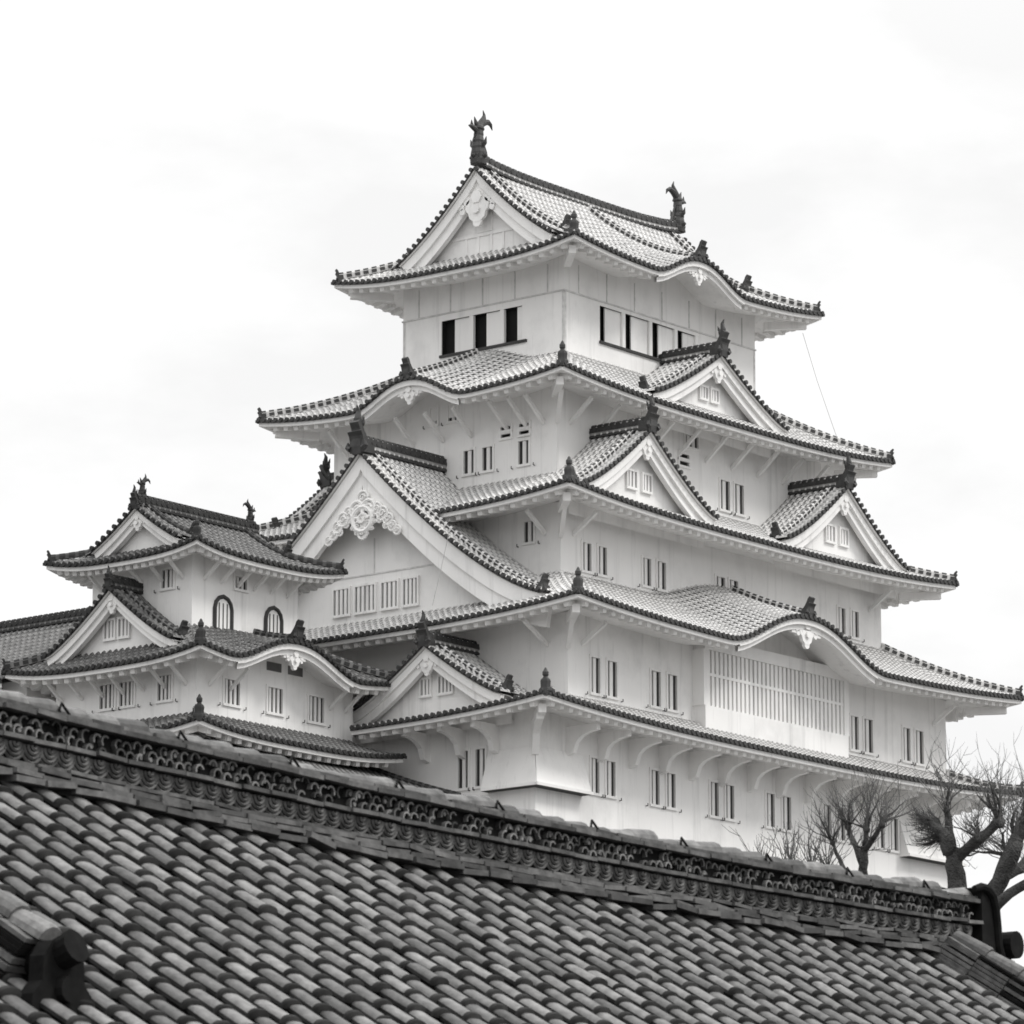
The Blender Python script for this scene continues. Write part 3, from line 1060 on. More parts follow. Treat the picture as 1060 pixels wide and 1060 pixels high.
roof4, S4 = hip_roof(keep, E4, W6, 14.70, 17.15, W4, bumps={'W': [(0, 3.1, 1.05)], 'E': [(0, 3.1, 1.05)]}, hip_t1={('S', True): .4})
for f in 'WE':
    bump_trim(roof4, S4[f])
BIG = dict(dp=14.4, za=12.2, zb=5.25, half=9.7, k=1.42)
def big_cover(x, d):
    q = abs(x) / BIG['half']
    return BIG['zb'] + (BIG['za'] - BIG['zb']) * (1 - q) ** BIG['k'] + .02 if q < 1 else -99
clipW = lambda x: abs(x) > 2.95
roof3, S3 = hip_roof(keep, E3, W4, 9.35, 11.35, W3, clips={'W': clipW}, covers={'W': big_cover}, hip_t1={('S', True): .3})
roof2, S2 = hip_roof(keep, E2, W3, 4.35, 6.75, W2, bumps={'S': [(-.2, 5.6, 1.65)]}, hip_t1={('S', True): .22})
bump_trim(roof2, S2['S'], pend=1.1)
roof1, S1 = hip_roof(keep, E1, (-13.19, 13.19, -9.61, 9.61), .17, 1.28, W1, clips={'W': lambda x: x > 2.35}, tmaxes=None, hip_t1={('S', True): .3},
                     covers={'W': lambda x, d: 99 if x < 2.35 else -99})

# close the hollows under the undulating gables
for f, d, sid, zt in (('S', 4.36, S5['S'], 21.35), ('N', 4.36, S5['N'], 21.35), ('W', 9.25, S4['W'], 15.05), ('E', 9.25, S4['E'], 15.05), ('S', 9.61, S2['S'], 4.62)):
    bw_ = MB(); bump_wall(bw_, Fr(0, 0, f), d, sid, zt)
    bw_.build('gable_infill_wall', 'plaster', keep)

# --- gables ---
for f in 'SN':
    gable(keep, f, 7.30, 0, 17.88, 15.42, 4.70, 4.3, k=1.25, windows=[(-.66, -.2, 15.95, 16.42, 3), (.1, .56, 15.95, 16.42, 3)], tail=4.3)
    for c in (-6.95, 6.95):
        gable(keep, f, 8.80 if f == 'S' else 8.2, c, 13.16, 10.2, 4.50, 5.9, k=1.28, windows=[(c - .72, c - .15, 10.75, 11.4, 3), (c + .3, c + .82, 10.75, 11.4, 3)])
bigg = gable(keep, 'W', BIG['dp'], 0, BIG['za'], BIG['zb'], BIG['half'], 9.2, k=BIG['k'], bw=1.0, wall_in=.8, zbase=4.6, pend=0, fin=1.9, rz=.55,
             windows=[(-2.1, -1.3, 5.76, 6.8, 4), (-.95, .08, 5.76, 6.8, 5), (.45, 1.27, 5.76, 6.8, 4), (1.6, 2.32, 5.76, 6.8, 4)])
gable(keep, 'E', BIG['dp'], 0, BIG['za'], BIG['zb'], BIG['half'], 9.2, k=BIG['k'], bw=1.0, wall_in=1.2, zbase=4.6, pend=1.6, fin=1.9, rz=.55)
big_pendant(bigg, Fr(0, 0, 'W'), .1, 14.46, 9.35, .93)
tr = MB()
for z_, a, b in ((7.25, -6.2, 6.2),):
    tr.box(Fr(0, 0, 'W').P(0, 13.615, z_), (0, 5.6, 0), (.015, 0, 0), (0, 0, .03))
for y in (-3.1, 0, 3.1):
    tr.box((-13.612, y, 8.0), (0, .03, 0), (.012, 0, 0), (0, 0, .72))
tr.build('wall_battens', 'joint', keep)
gable(keep, 'W', 16.2, 4.97, 3.42, 1.12, 3.85, 13.15, k=1.22, windows=[(4.3, 4.75, 1.5, 2.12, 3), (5.2, 5.85, 1.5, 2.15, 4)], fin=1.35)

# --- lattice bay under the undulating gable ---
frS = Fr(0, 0, 'S'); sx, sd_, up = frS.ax()
mb = MB()
for (a, w, z0, z1, d0, d1) in ((0, 5.0, 1.02, 1.95, 9.6, 10.2), (0, 5.0, 4.25, 4.75, 9.6, 10.2)):
    mb.box(frS.P(a, (d0 + d1) / 2, (z0 + z1) / 2), sx * w, sd_ * (d1 - d0) / 2, up * (z1 - z0) / 2)
for x in (-4.93, 4.93):
    mb.box(frS.P(x, 9.9, 3.1), sx * .16, sd_ * .299, up * 1.15)
mb.box(frS.P(0, 9.80, 3.1), sx * 4.76, sd_ * .12, up * 1.15)
bay = mb.build('lattice_bay', 'plaster', keep)
mb = MB()
n = 33
for i in range(n):
    x = -4.66 + 9.32 * i / (n - 1)
    mb.box(frS.P(x, 10.06, 3.1), sx * .085, sd_ * .07, up * 1.148)
mb.box(frS.P(0, 10.115, 3.25), sx * 4.75, sd_ * .03, up * .06)
mb.build('lattice_bars', 'plaster', bay)

# --- flared stone-dropping bays at the foot of the first storey corners ---
def flare(corner_x, x_in, y_in, sgn):
    mb = MB()
    zt, zl, o = -1.0, -2.62, .5
    cx, cy = corner_x, -9.75
    ox = cx - sgn * o if sgn > 0 else cx + o
    ox = cx - o if sgn > 0 else cx + o
    # south face
    a = [V((x_in, cy - .02, zt)), V((cx, cy - .02, zt)), V((ox, cy - o, zl)), V((x_in, cy - o, zl))]
    mb.poly(a)
    mb.poly([V((x_in, cy - .02, zt)), V((x_in, cy - o, zl)), V((x_in, cy, zl))])
    xx = cx - .02 * sgn
    b = [V((xx, y_in, zt)), V((xx, cy, zt)), V((ox, cy - o, zl)), V((ox, y_in, zl))]
    mb.poly(b)
    mb.poly([V((xx, y_in, zt)), V((ox, y_in, zl)), V((cx, y_in, zl))])
    mb.poly([V((x_in, cy - o, zl)), V((ox, cy - o, zl)), V((cx, cy, zl)), V((x_in, cy, zl))], 1)
    mb.poly([V((ox, cy - o, zl)), V((ox, y_in, zl)), V((cx, y_in, zl)), V((cx, cy, zl))], 1)
    mb.box(((x_in + ox) / 2, cy - o - .01, zl + .06), (abs(x_in - ox) / 2 + .03, 0, 0), (0, .04, 0), (0, 0, .06))
    mb.box((ox - .01 * sgn, (y_in + cy - o) / 2, zl + .06), (.04, 0, 0), (0, abs(y_in - cy + o) / 2 - .05, 0), (0, 0, .06))
    mb.build('stone_drop_bay', ['plaster', 'wood'], keep)
flare(-15.45, -12.5, -7.45, 1)
flare(13.05, 9.3, -7.45, -1)

# --- bracket arms and struts ---
def brackets(fr, d, zt, ss, out_, drop):
    for s in ss:
        mb = MB(); bracket(mb, fr, s, d - .02, zt, out_, drop); mb.build('bracket', 'plaster', keep)
brackets(Fr(0, 0, 'S'), 9.75, -.02, lin(-13.4, 12.4, 14), 1.55, 1.15)
brackets(Fr(0, 0, 'W'), 15.45, -.02, [7.9, 6.2, 4.4], 1.55, 1.15)
def diag(xc, yc, sgx, sgy, zt, out_, drop):
    mb = MB()
    d = V((sgx, sgy, 0)).normalized(); s_ = d.cross(V((0, 0, 1)))
    pts = [(0, 0), (out_, 0), (out_, -.24), (out_ * .6, -.34), (out_ * .34, -.6), (.2, -drop), (-.1, -drop), (-.1, 0)]
    mb.prism([V((xc, yc, zt)) + d * a - s_ * .14 + V((0, 0, b)) for a, b in pts], s_ * .28)
    mb.build('bracket', 'plaster', keep)
diag(-15.45, -9.75, -1, -1, -.02, 1.9, 1.35)
st = [('S', 5.98, 14.50, lin(-8.4, 8.2, 10), 1.15, .95), ('W', 9.25, 14.5, [-5.2, -3.9, -1.6, .0, 1.5, 3.4, 4.4, 5.3], 1.25, 1.0),
      ('S', 7.69, 9.18, [-10.4, 10.3], 1.2, .8), ('W', 11.20, 9.18, [6.9], 1.2, .8),
      ('S', 9.61, 4.18, [-12.3, 12.2], 1.2, .75), ('W', 13.19, 4.18, [8.6], 1.5, .8),
      ('E', 13.19, 4.18, [-8.6, -4, 0, 4, 8.6], 1.5, .8), ('E', 11.2, 9.18, [-6, -2, 2, 6], 1.5, .95), ('E', 9.25, 14.5, [-5, -3.7, 3.7, 5], 1.6, 1.2)]
for f, d, zt, ss, o, dr in st:
    for s in ss:
        mb = MB(); strut(mb, Fr(0, 0, f), s, d, zt, o, dr); mb.build('eave_strut', 'plaster', keep)
for (a, b, zt) in ((9.25, 5.98, 14.5), (11.2, 7.69, 9.2), (13.19, 9.61, 4.2)):
    mb = MB(); mb.bar((-a, -b, zt - 1.0), (-a - 1.1, -b - 1.1, zt), .09, .10); mb.build('eave_strut', 'plaster', keep)
# corner beam ends under the near hips
for (a, b, z) in ((8.81, 6.58, 21.05), (11.71, 8.20, 14.72), (13.68, 10.09, 9.37), (15.64, 12.07, 4.37), (17.65, 12.0, .2)):
    for sx_, sy_ in ((-1, -1), (1, -1), (-1, 1)):
        if a == 17.65 and (sx_, sy_) != (-1, -1):
            continue
        mb = MB()
        c = V((sx_ * (a - .75), sy_ * (b - .75), z - .12)); d = V((sx_, sy_, 0)).normalized()
        mb.bar(c - d * 1.6 - V((0, 0, .1)), c + d * .25, .15, .17)
        mb.build('corner_beam', 'plaster', keep)

# lightning conductors hanging from the eaves
def cable(pts, label):
    mb = MB(); mb.tube(pts, .012, 5)
    tag(mb.build('cable', 'cable'), label, 'cable', 'thin cables hanging on the tower')
cable([(8.0, -6.0, 20.55), (8.6, -6.3, 18.5), (9.1, -6.6, 16.9), (9.5, -6.8, 15.75)], 'thin cable hanging beside the top storey from the right eave of the topmost roof')
cable([(-14.75, -4.9, 8.3), (-14.9, -4.55, 6.6), (-15.1, -4.3, 5.2)], 'thin cable hanging in front of the wide west gable wall')

# ================================================================== SMALL KEEP
sk = thing('small_tower', 'small white tower with weathered dark tile roofs left of the main tower', 'castle tower', (-21.5, 2, -7.2))
SX, SY = -22.0, 2.04
def rc(cx, cy, a, b): return (cx - a, cx + a, cy - b, cy + b)
K2w, K2e = rc(SX, SY, 3.08, 2.64), rc(SX, SY, 4.39, 4.06)
K1w = (-25.9, -16.8, -1.66, 5.75); K1e = (-27.33, -15.4, -3.16, 7.3)
K0e = (-28.5, -16.55, -4.2, 8.3)
storey(sk, K2w, 2.8, 6.55, {'W': [(-.98, -.37, 5.0, 5.72, 3)], 'S': [(-22.65, -21.98, 5.21, 5.68, 3)]})
storey(sk, K1w, -.5, 2.2, {'W': [(-3.38, -2.61, .42, 1.35, 4), (-2.33, -1.59, .42, 1.35, 4), (-.33, .37, .42, 1.38, 4)],
                           'S': [(-24.36, -23.5, .34, 1.3, 4), (-21.86, -21.02, .34, 1.32, 4), (-19.46, -18.58, .3, 1.3, 4)]}) if False else None
frW = lambda: None
# walls of the lower storey (frame s = -y for the west side)
storey(sk, K1w, -.5, 2.05, {'W': [(-3.38, -2.61, .42, 1.35, 4), (-2.33, -1.59, .42, 1.35, 4), (-.33, .37, .42, 1.38, 4)],
                            'S': [(-24.36, -23.5, .34, 1.3, 4), (-21.86, -21.02, .34, 1.32, 4), (-19.46, -18.58, .3, 1.3, 4)]})
storey(sk, (-26.6, -17.0, -2.2, 6.3), -7.25, -1.2, {})
# top roof of the small tower
pan, cov, eav, fas = MB(), MB(), MB(), MB()
raf = fas
K5 = {}
zr, zee, gy = 8.35, 6.12, 2.3
def zoff(f):
    return {'S': (SX, -SY), 'N': (-SX, SY), 'W': (-SY, -SX), 'E': (SY, SX)}[f]
for f in 'SNWE':
    fr = Fr(SX, SY, f)
    if f in 'SN':
        def tm(x):
            a = abs(x)
            return 1.0 if a <= 3.45 else max(0.0, min((4.06 - gy) / 4.06, (4.39 - a) / 4.06))
        s_ = Side(fr, -4.39, 4.39, 4.06, -.33, .33, 0, zee, zr, .36, 3.0, .55, (), tm)
    else:
        def tm(x):
            return max(0.0, min((4.39 - 3.0) / 4.06, (4.06 - abs(x)) / 4.06))
        s_ = Side(fr, -4.06, 4.06, 4.39, -.001, .001, .33, zee, zr, .36, 3.0, .55, (), tm)
    K5[f] = s_
    s_.make_tiles(pan, cov, eav)
    s_.make_eave(2.64 if f in 'SN' else 3.08, pan, fas, raf, .4)
kr = pan.build('roof', STYLE['old'], sk)
cov.build('cover_tiles', STYLE['old'], kr); eav.build('eave_tiles', STYLE['old'], kr)
fas.build('eaves', 'plaster', kr); 
for f in 'SN':
    for left in (True, False):
        s_ = K5[f]
        P = [s_.pt((4.39 - 4.06 * t) * (-1 if left else 1), t, .05) for t in lin(.04, (4.06 - gy) / 4.06, 8)]
        hb = MB(); hip_line(hb, P, 0, .13, .22, (2, 0)); hb.build('hip_ridge', STYLE['old'], kr)
        o = P[0] - P[-1]; o.z = 0; o.normalize()
        fb = MB(); finial(fb, P[0] - V((0, 0, .05)), o, o.cross(V((0, 0, 1))), .7, 2) if (f == 'S' and left) else wedge(fb, P[0] - V((0, 0, .02)), o, o.cross(V((0, 0, 1))), .5, 2); fb.build('ridge_end_tile', STYLE['old'], kr)
        P = [s_.pt((-2.75 if left else 2.75), t, .04) for t in lin(.97, .42, 10)]
        hb = MB(); hip_line(hb, P, 0, .12, .2, (2, 0)); hb.build('descending_ridge', STYLE['old'], kr)
        fb = MB(); wedge(fb, P[-1], P[-1] - P[-3], V((1, 0, 0)), .62, 2); fb.build('ridge_end_tile', STYLE['old'], kr)
rb = MB(); ridge_bar(rb, (SX - 3.5, SY, zr - .03), (SX + 3.5, SY, zr - .03), .4, .17); rb.build('ridge', STYLE['old'], kr)
fish(kr, (SX - 3.15, SY, zr + .3), (1, 0, 0), 1.05, 'old')
fish(kr, (SX + 3.15, SY, zr + .3), (-1, 0, 0), 1.05, 'old')

class Off(Fr):
    pass
def gable_at(parent, cx, cy, face, dp, sc, **kw):
    """gable whose frame is centred on the main axis: convert local offsets"""
    if face == 'W':
        kw['dback'] = kw['dback'] - cx
        return gable(parent, 'W', dp - cx, sc - cy, **kw)
    kw['dback'] = kw['dback'] + cx
    return gable(parent, 'E', dp + cx, sc + cy, **kw)
gable_at(sk, SX, SY, 'W', 3.35, 0, za=zr - .04, zb=6.78, half=gy, dback=2.8, k=1.3, style='old', rows=False, prof=lambda q: zee + (zr - zee) * (lambda t: t * (.55 + .45 * t))(1 - q * gy / 4.06) + .02, bw=.34, wall_in=.4, zbase=6.4, pend=.6, ridge=True, fin=.9, desc=False, rz=.3)
gable_at(sk, SX, SY, 'E', 3.35, 0, za=zr - .04, zb=6.78, half=gy, dback=2.8, k=1.3, style='old', rows=False, prof=lambda q: zee + (zr - zee) * (lambda t: t * (.55 + .45 * t))(1 - q * gy / 4.06) + .02, bw=.34, wall_in=.4, zbase=6.4, pend=.6, ridge=False, desc=False)
k1, K1S = hip_roof(sk, K1e, K2w, 1.78, 3.38, K1w, style='old', dec=.9, up=.38, bumps={'S': [(-21.7, 3.9, 1.15)]}, sides='SWNE', fin=.8, hip_t1={('S', True): .3})
bump_trim(k1, K1S['S'], 'old', .7)
bw_ = MB(); bump_wall(bw_, Fr(0, 0, 'S'), 1.66, K1S['S'], 2.05)
bw_.build('gable_infill_wall', 'plaster', sk)
mb = MB()
for (a, b) in ((-21.93, -21.09), (-20.69, -19.84)):
    mb.box(((a + b) / 2, -1.675, 2.14), ((b - a) / 2, 0, 0), (0, .012, 0), (0, 0, .17))
mb.build('vent_slit', 'shade', sk)
gable(sk, 'W', 26.6, -2.15, 4.94, 2.62, 3.4, 25.0, k=1.25, style='old', bw=.36, wall_in=.5, zbase=2.0, pend=.7, fin=.9,
      windows=[(-2.95, -2.45, 3.1, 3.78, 3), (-2.2, -1.7, 3.1, 3.78, 3)])
k0, _s = hip_roof(sk, K0e, (-25.9, -16.8, -1.66, 5.75), -1.33, -.25, (-26.6, -17.0, -2.2, 6.3), style='old', up=.35, sides='SW', hips=[('S', True)], fin=.8)
# arched windows with tile-like dark hoods
for (c, w, z0, z1) in ((-23.33, .46, 3.45, 4.72), (-20.4, .44, 3.75, 4.72)):
    fr = Fr(0, 0, 'S'); sx, sd_, up = fr.ax(); d = -SY + 2.64
    mb = MB()
    pts = [(-w, z0), (-w, z1 - .45), (-w * .85, z1 - .2), (-w * .5, z1 - .03), (0, z1 + .05), (w * .5, z1 - .03), (w * .85, z1 - .2), (w, z1 - .45), (w, z0)]
    mb.prism([fr.P(c + a, d + .005, z) for a, z in pts], sd_ * .02, 0)
    mb.tube([fr.P(c + a * 1.05, d + .04, z) for a, z in pts], .085, 7, 1)
    o = mb.build('arched_window', ['plaster', 'wood'], sk)
    b = MB()
    for i in range(3):
        b.box(fr.P(c - w * .5 + w * .5 * i, d + .035, (z0 + z1) / 2 - .1), sx * .022, sd_ * .012, up * ((z1 - z0) / 2 - .12))
    b.build('window_bars', 'wood', o)
for f, d, zt, ss in (('S', -SY + 2.64, 6.0, lin(-24.4, -19.6, 6)), ('W', -SX + 3.08, 6.0, lin(-4.2, .1, 5)), ('W', 25.9, 1.62, lin(-5.4, 1.1, 7)), ('S', 1.66, 1.62, [-25.2, -24.0, -18.2, -17.3])):
    for s in ss:
        mb = MB(); strut(mb, Fr(0, 0, f), s, d, zt, .95, .7, .07); mb.build('eave_strut', 'plaster', sk)

# ================================================================== LONG GALLERY to the north
gal = thing('gallery', 'long low white gallery with dark tiled roof at the far left edge', 'building', (-21.4, 20, -7.2))
storey(gal, (-25.9, -17.0, 7.35, 31.8), -7.25, 2.05, {})
pan, cov, eav, fas = MB(), MB(), MB(), MB()
raf = fas
for f in 'WE':
    fr = Fr(-21.4, 0, f)
    s0, s1 = (-32, -7.32) if f == 'W' else (7.32, 32)
    s_ = Side(fr, s0, s1, 5.93, s0 + .001, s1 - .001, 0, 1.82, 5.25, 0.0, 3, .75)
    s_.make_tiles(pan, cov, eav)
    s_.make_eave(4.5, pan, fas, raf)
gr_ = pan.build('roof', STYLE['old'], gal)
cov.build('cover_tiles', STYLE['old'], gr_); eav.build('eave_tiles', STYLE['old'], gr_)
fas.build('eaves', 'plaster', gr_); 
rb = MB(); ridge_bar(rb, (-21.4, 7.4, 5.22), (-21.4, 32, 5.22), .36, .17); rb.build('ridge', STYLE['old'], gr_)

pas = thing('passage', 'white passage block joining the small tower to the main tower, added to shade the recess', 'building', (-15.2, 2, -7))  # presumed link building, added to keep light out of the recess
mb = MB()
mb.box((-15.25, 3.2, -3.4), (1.78, 0, 0), (0, 3.9, 0), (0, 0, 3.7))
mb.build('wall', 'plaster', pas)
mb = MB()
mb.box((-15.3, 3.2, .38), (1.85, 0, 0), (0, 4.1, 0), (0, 0, .07))
for i in range(12):
    mb.tube([(-17.1 + .32 * i, -.85, .48), (-17.1 + .32 * i, 7.25, .48)], .085, 6)
mb.build('roof', 'old', pas)

# ================================================================== GATE ANNEX between the towers
anx = thing('annex', 'low dark tiled lean-to roof in the shadow between the two towers', 'building', (-19, -5, -7))
pan, cov, eav, fas = MB(), MB(), MB(), MB()
raf = fas
s_ = Side(Fr(0, 0, 'S'), -27.5, -16.55, 7.2, -27.499, -16.551, 2.3, -3.0, -1.35, 0.0, 3, .8)
s_.make_tiles(pan, cov, eav); s_.make_eave(6.0, pan, fas, raf)
ar = pan.build('roof', STYLE['old'], anx)
cov.build('cover_tiles', STYLE['old'], ar); eav.build('eave_tiles', STYLE['old'], ar); fas.build('eaves', 'plaster', ar)
hb = MB(); hip_line(hb, [s_.pt(-16.75, t, .03) for t in lin(1, .02, 10)], 0, .13, .2, (2, 0)); hb.build('verge_ridge', STYLE['old'], ar)
mb = MB()
mb.box((-22, -4.2, -5.2), (5.2, 0, 0), (0, 1.8, 0), (0, 0, 2.05))
mb.build('wall', 'plaster', anx)
stone_base('stone_base', (-27.2, -16.8, -6.0, -2.4), -7.245, -20.5, 4.0, 'stone base under the lean-to roof between the two towers')

# ================================================================== FOREGROUND ROOF
AZ = radians(3.6)
e_ = V((cos(AZ), sin(AZ), 0)); n_ = V((sin(AZ), -cos(AZ), 0)); UP = V((0, 0, 1))
R0 = V((-134.253, -104.042, -26.112))
fg = thing('gatehouse', 'long foreground building with weathered grey tile roof and tall patterned ridge', 'building', R0 - UP * 7 + n_ * .0)
TH = radians(30)
S_L, S_R = -21.0, 7.15      # ridge from left end to right end
SL_LEN = 8.0
def rz(s):
    """the ridge line sags a little towards its middle"""
    q = (s + .5) / 7.0
    return .10 * min(q * q, 2.2) - .03
def fp(s, t, h=0.0):
    """point on the front slope: s along the ridge, t down the slope, h above the surface"""
    sag = -.05 * sin(pi * min(1, t / SL_LEN))
    return R0 + e_ * s + n_ * (.12 + t * cos(TH)) + UP * (-.60 - t * sin(TH) + rz(s) * max(0, 1 - t / 6) + sag) + (n_ * sin(TH) + UP * cos(TH)) * h
ROWF, COURSE = .30, .265
rng = random.Random(5)
cov, pan = MB(), MB()
nr = int((S_R - .55 - S_L) / ROWF)
nc = int(SL_LEN / COURSE)
for i in range(nr):
    s = S_R - .48 - i * ROWF
    for j in range(nc):
        t0 = j * COURSE
        t1 = t0 + COURSE + .004
        js = rng.gauss(0, .008); jh = rng.gauss(0, .005)
        tw = rng.gauss(0, .010)
        if rng.random() < .04:      # slipped tile
            jh += .012; js += rng.gauss(0, .02)
        NSEG = 11
        m_ = NSEG + 1
        wv_ = 1 + rng.gauss(0, .05)
        def ring(t, w, hh, h, dx):
            o_ = []
            w *= 1.16
            for k in range(m_):
                an = pi * k / NSEG
                ca, sa = cos(an), sin(an)
                x = w * (abs(ca) ** .75) * (1 if ca > 0 else -1)
                o_.append(fp(s + js + dx + x, t, h + jh + hh * (sa ** .7)))
            return o_
        # narrow dark neck where the tile tucks under the one above, then the broad exposed body
        vs = []
        for (t, w, hh, h) in ((t0 - .01, .040, .030, .002), (t0 + .016, .054, .042, .003), (t0 + .034, .062, .050, .004), (t1 - .026, .064, .052, .006)):
            vs += ring(t, w * wv_, hh, h, tw * (t - t0 - .13) / .13)
        # weathered top of the tile, shade between the rows painted dark on its flanks
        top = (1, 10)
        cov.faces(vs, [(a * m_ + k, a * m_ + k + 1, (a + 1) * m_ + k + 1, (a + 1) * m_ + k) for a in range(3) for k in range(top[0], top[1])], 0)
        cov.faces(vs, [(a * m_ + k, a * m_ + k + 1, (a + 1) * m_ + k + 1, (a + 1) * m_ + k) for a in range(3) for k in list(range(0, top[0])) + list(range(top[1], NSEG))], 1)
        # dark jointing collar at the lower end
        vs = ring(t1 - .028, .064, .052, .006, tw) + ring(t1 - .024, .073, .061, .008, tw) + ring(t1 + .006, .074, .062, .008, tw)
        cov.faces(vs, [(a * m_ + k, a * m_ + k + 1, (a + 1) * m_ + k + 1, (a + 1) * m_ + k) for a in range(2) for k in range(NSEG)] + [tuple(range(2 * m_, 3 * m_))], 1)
        # pan tile to the left of this row
        vs = []
        w = ROWF / 2
        for (t, h) in ((t0 - .02, -.012), (t0 + COURSE, .012), (t0 + COURSE, -.015)):
            for k in range(6):
                u = -1 + 2 * k / 5
                vs.append(fp(s - w + u * w, t, h + .07 * u * u - .06 + jh))
        fs = []
        for a in range(2):
            for k in range(5):
                fs.append((a * 6 + k, a * 6 + k + 1, (a + 1) * 6 + k + 1, (a + 1) * 6 + k))
        pan.faces(vs, fs, 0)
fr_ = pan.build('roof', ['fgpan'], fg)
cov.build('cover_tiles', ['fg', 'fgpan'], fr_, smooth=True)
# rear slope (plain rows), walls
bk = MB()
def bpnt(s, t, h=0.0):
    return R0 + e_ * s - n_ * (.12 + t * cos(TH)) + UP * (-.60 - t * sin(TH) + rz(s) * max(0, 1 - t / 6)) + (-n_ * sin(TH) + UP * cos(TH)) * h
for i in range(nr):
    s = S_R - .62 - i * ROWF
    bk.poly([bpnt(s + .15, 0), bpnt(s - .15, 0), bpnt(s - .15, SL_LEN), bpnt(s + .15, SL_LEN)], 1)
    vs = []
    for t in (0, SL_LEN):
        for k in range(6):
            an = pi * k / 5
            vs.append(bpnt(s + .085 * cos(an), t, .085 * sin(an)))
    bk.faces(vs, [(k, k + 1, 7 + k, 6 + k) for k in range(5)], 0)
bk.build('rear_slope', ['fg', 'fgpan'], fr_)
wl = MB()
c = R0 + e_ * ((S_L + S_R - .6) / 2) - UP * 4.4
hz = (R0.z - 2.2 - (-33)) / 2
wl.box(V((c.x, c.y, -33 + hz - .9)), e_ * ((S_R - .9 - S_L) / 2), n_ * 5.4, UP * (hz - .9))
wl.build('wall', 'plaster', fg)
gw = MB()
for s in (S_L + .3, S_R - 1.0):
    gw.prism([R0 + e_ * s + n_ * 5.4 - UP * 4.2, R0 + e_ * s - n_ * 5.4 - UP * 4.2, R0 + e_ * s - UP * .85], e_ * .2)
gw.build('gable_wall', 'plaster', fg)

# --- main ridge of the foreground roof ---
def rp(s, y, z):
    """ridge point: y towards the viewer, z measured down from the crown"""
    return R0 + e_ * s + n_ * y + UP * (z + rz(s))
base = MB(); rnd = random.Random(8)
s = S_L
SE_ = S_R - .32
while s < SE_ - .01:
    L_ = .30
    e1 = min(s + L_ - .006, SE_)
    def slab(z, hw, th, m, jz=.006):
        j = rnd.gauss(0, jz); j2 = rnd.gauss(0, jz)
        a, b = rp(s, rnd.gauss(0, .008), z + j), rp(e1, rnd.gauss(0, .008), z + j2)
        base.bar(a, b, hw, th, m)
    slab(-.565, .275, .020, 0, .011); slab(-.525, .25, .016, 0, .010); slab(-.485, .225, .016, 0, .009); slab(-.45, .19, .012, 0, .006)
    slab(-.285, .185, .014, 0, .003)
    slab(-.105, .185, .016, 0, .003)
    slab(-.075, .155, .014, 0, .003)
    s += L_
# sagging core follows the ridge line
cr = MB()
ss = lin(S_L, SE_, 90)
for i in range(len(ss) - 1):
    cr.bar(rp(ss[i], 0, -.35), rp(ss[i + 1], 0, -.35), .10, .24, 1)
ridge = base.build('ridge', ['fgridge', 'fgdark'], fg)
cr.build('ridge_core', ['fgridge', 'fgdark'], ridge)
# lower band: overlapping wave-shaped half rounds; upper band: small slanted tiles with dark gaps
wv = MB(); ub = MB()
s = S_L + .08
while s < SE_ - .1:
    o_ = rnd.gauss(0, .006)
    for rr in (.105, .078, .050, .022):
        pts = [rp(s + o_ + rr * cos(a), .125 + (.105 - rr) * .3, -.315 + rr * 1.05 * sin(a)) for a in lin(pi, 2 * pi, 9)]
        wv.tube(pts, .012, 4, 0, False)
    s += .165
def little_arc(s, z, r, tilt):
    vs = []
    for (y, k_) in ((.06, 0), (.135, 0), (.135, 1)):
        for q in range(6):
            a = pi * q / 5 + tilt
            r_ = r - (.014 if k_ else 0)
            vs.append(rp(s + r_ * cos(a), y, z + r_ * sin(a)))
    ub.faces(vs, [(a * 6 + q, a * 6 + q + 1, (a + 1) * 6 + q + 1, (a + 1) * 6 + q) for a in range(2) for q in range(5)], 0)
s = S_L + .05
while s < SE_ - .08:
    for (z, dx) in ((-.180, 0), (-.245, .05)):
        if rnd.random() < .06:
            continue
        little_arc(s + dx + rnd.gauss(0, .011), z + rnd.gauss(0, .008), .046 + rnd.gauss(0, .003), rnd.gauss(.45, .4))
        if rnd.random() < .22:
            c = rp(s + dx, .10, z + .012)
            ub.tube([c, c + n_ * .035], .017, 6, 0)
    s += .10
wv.build('wave_band', ['fgmid'], ridge); ub.build('openwork_band', ['fgband'], ridge)
# crown tiles, slightly uneven, held by small wire clamps
cp = MB(); clamps = []
s = S_L; k = 0
while s < SE_ - .02:
    e1 = min(s + .32, SE_)
    j = rnd.gauss(0, .016)
    vs = []
    for (x, r, jj) in ((s, .075, j - .008), (s + .03, .08, j - .004), (e1 - .01, .092, j + .008), (e1 + .012, .085, j + .006)):
        for q in range(8):
            an = pi * q / 7
            vs.append(rp(x, r * 1.15 * cos(an), -.075 + jj + r * sin(an)))
    fs = [(a * 8 + q, a * 8 + q + 1, (a + 1) * 8 + q + 1, (a + 1) * 8 + q) for a in range(3) for q in range(7)]
    fs += [tuple(range(24, 32)), tuple(range(8))]
    cp.faces(vs, fs, 0)
    if k % 4 == 2:
        cl = MB(); clamps.append(cl)
        cl.tube([rp(s + .02, .12, -.12), rp(s - .005, .12, -.04), rp(s + .05, .09, .012), rp(s + .10, .11, -.05), rp(s + .12, .14, -.11)], .010, 5)
    s += .30; k += 1
cp.build('crown_tiles', ['fgcrown'], ridge)
for cl in clamps:
    cl.build('wire_clamp', ['fgdark'], ridge)

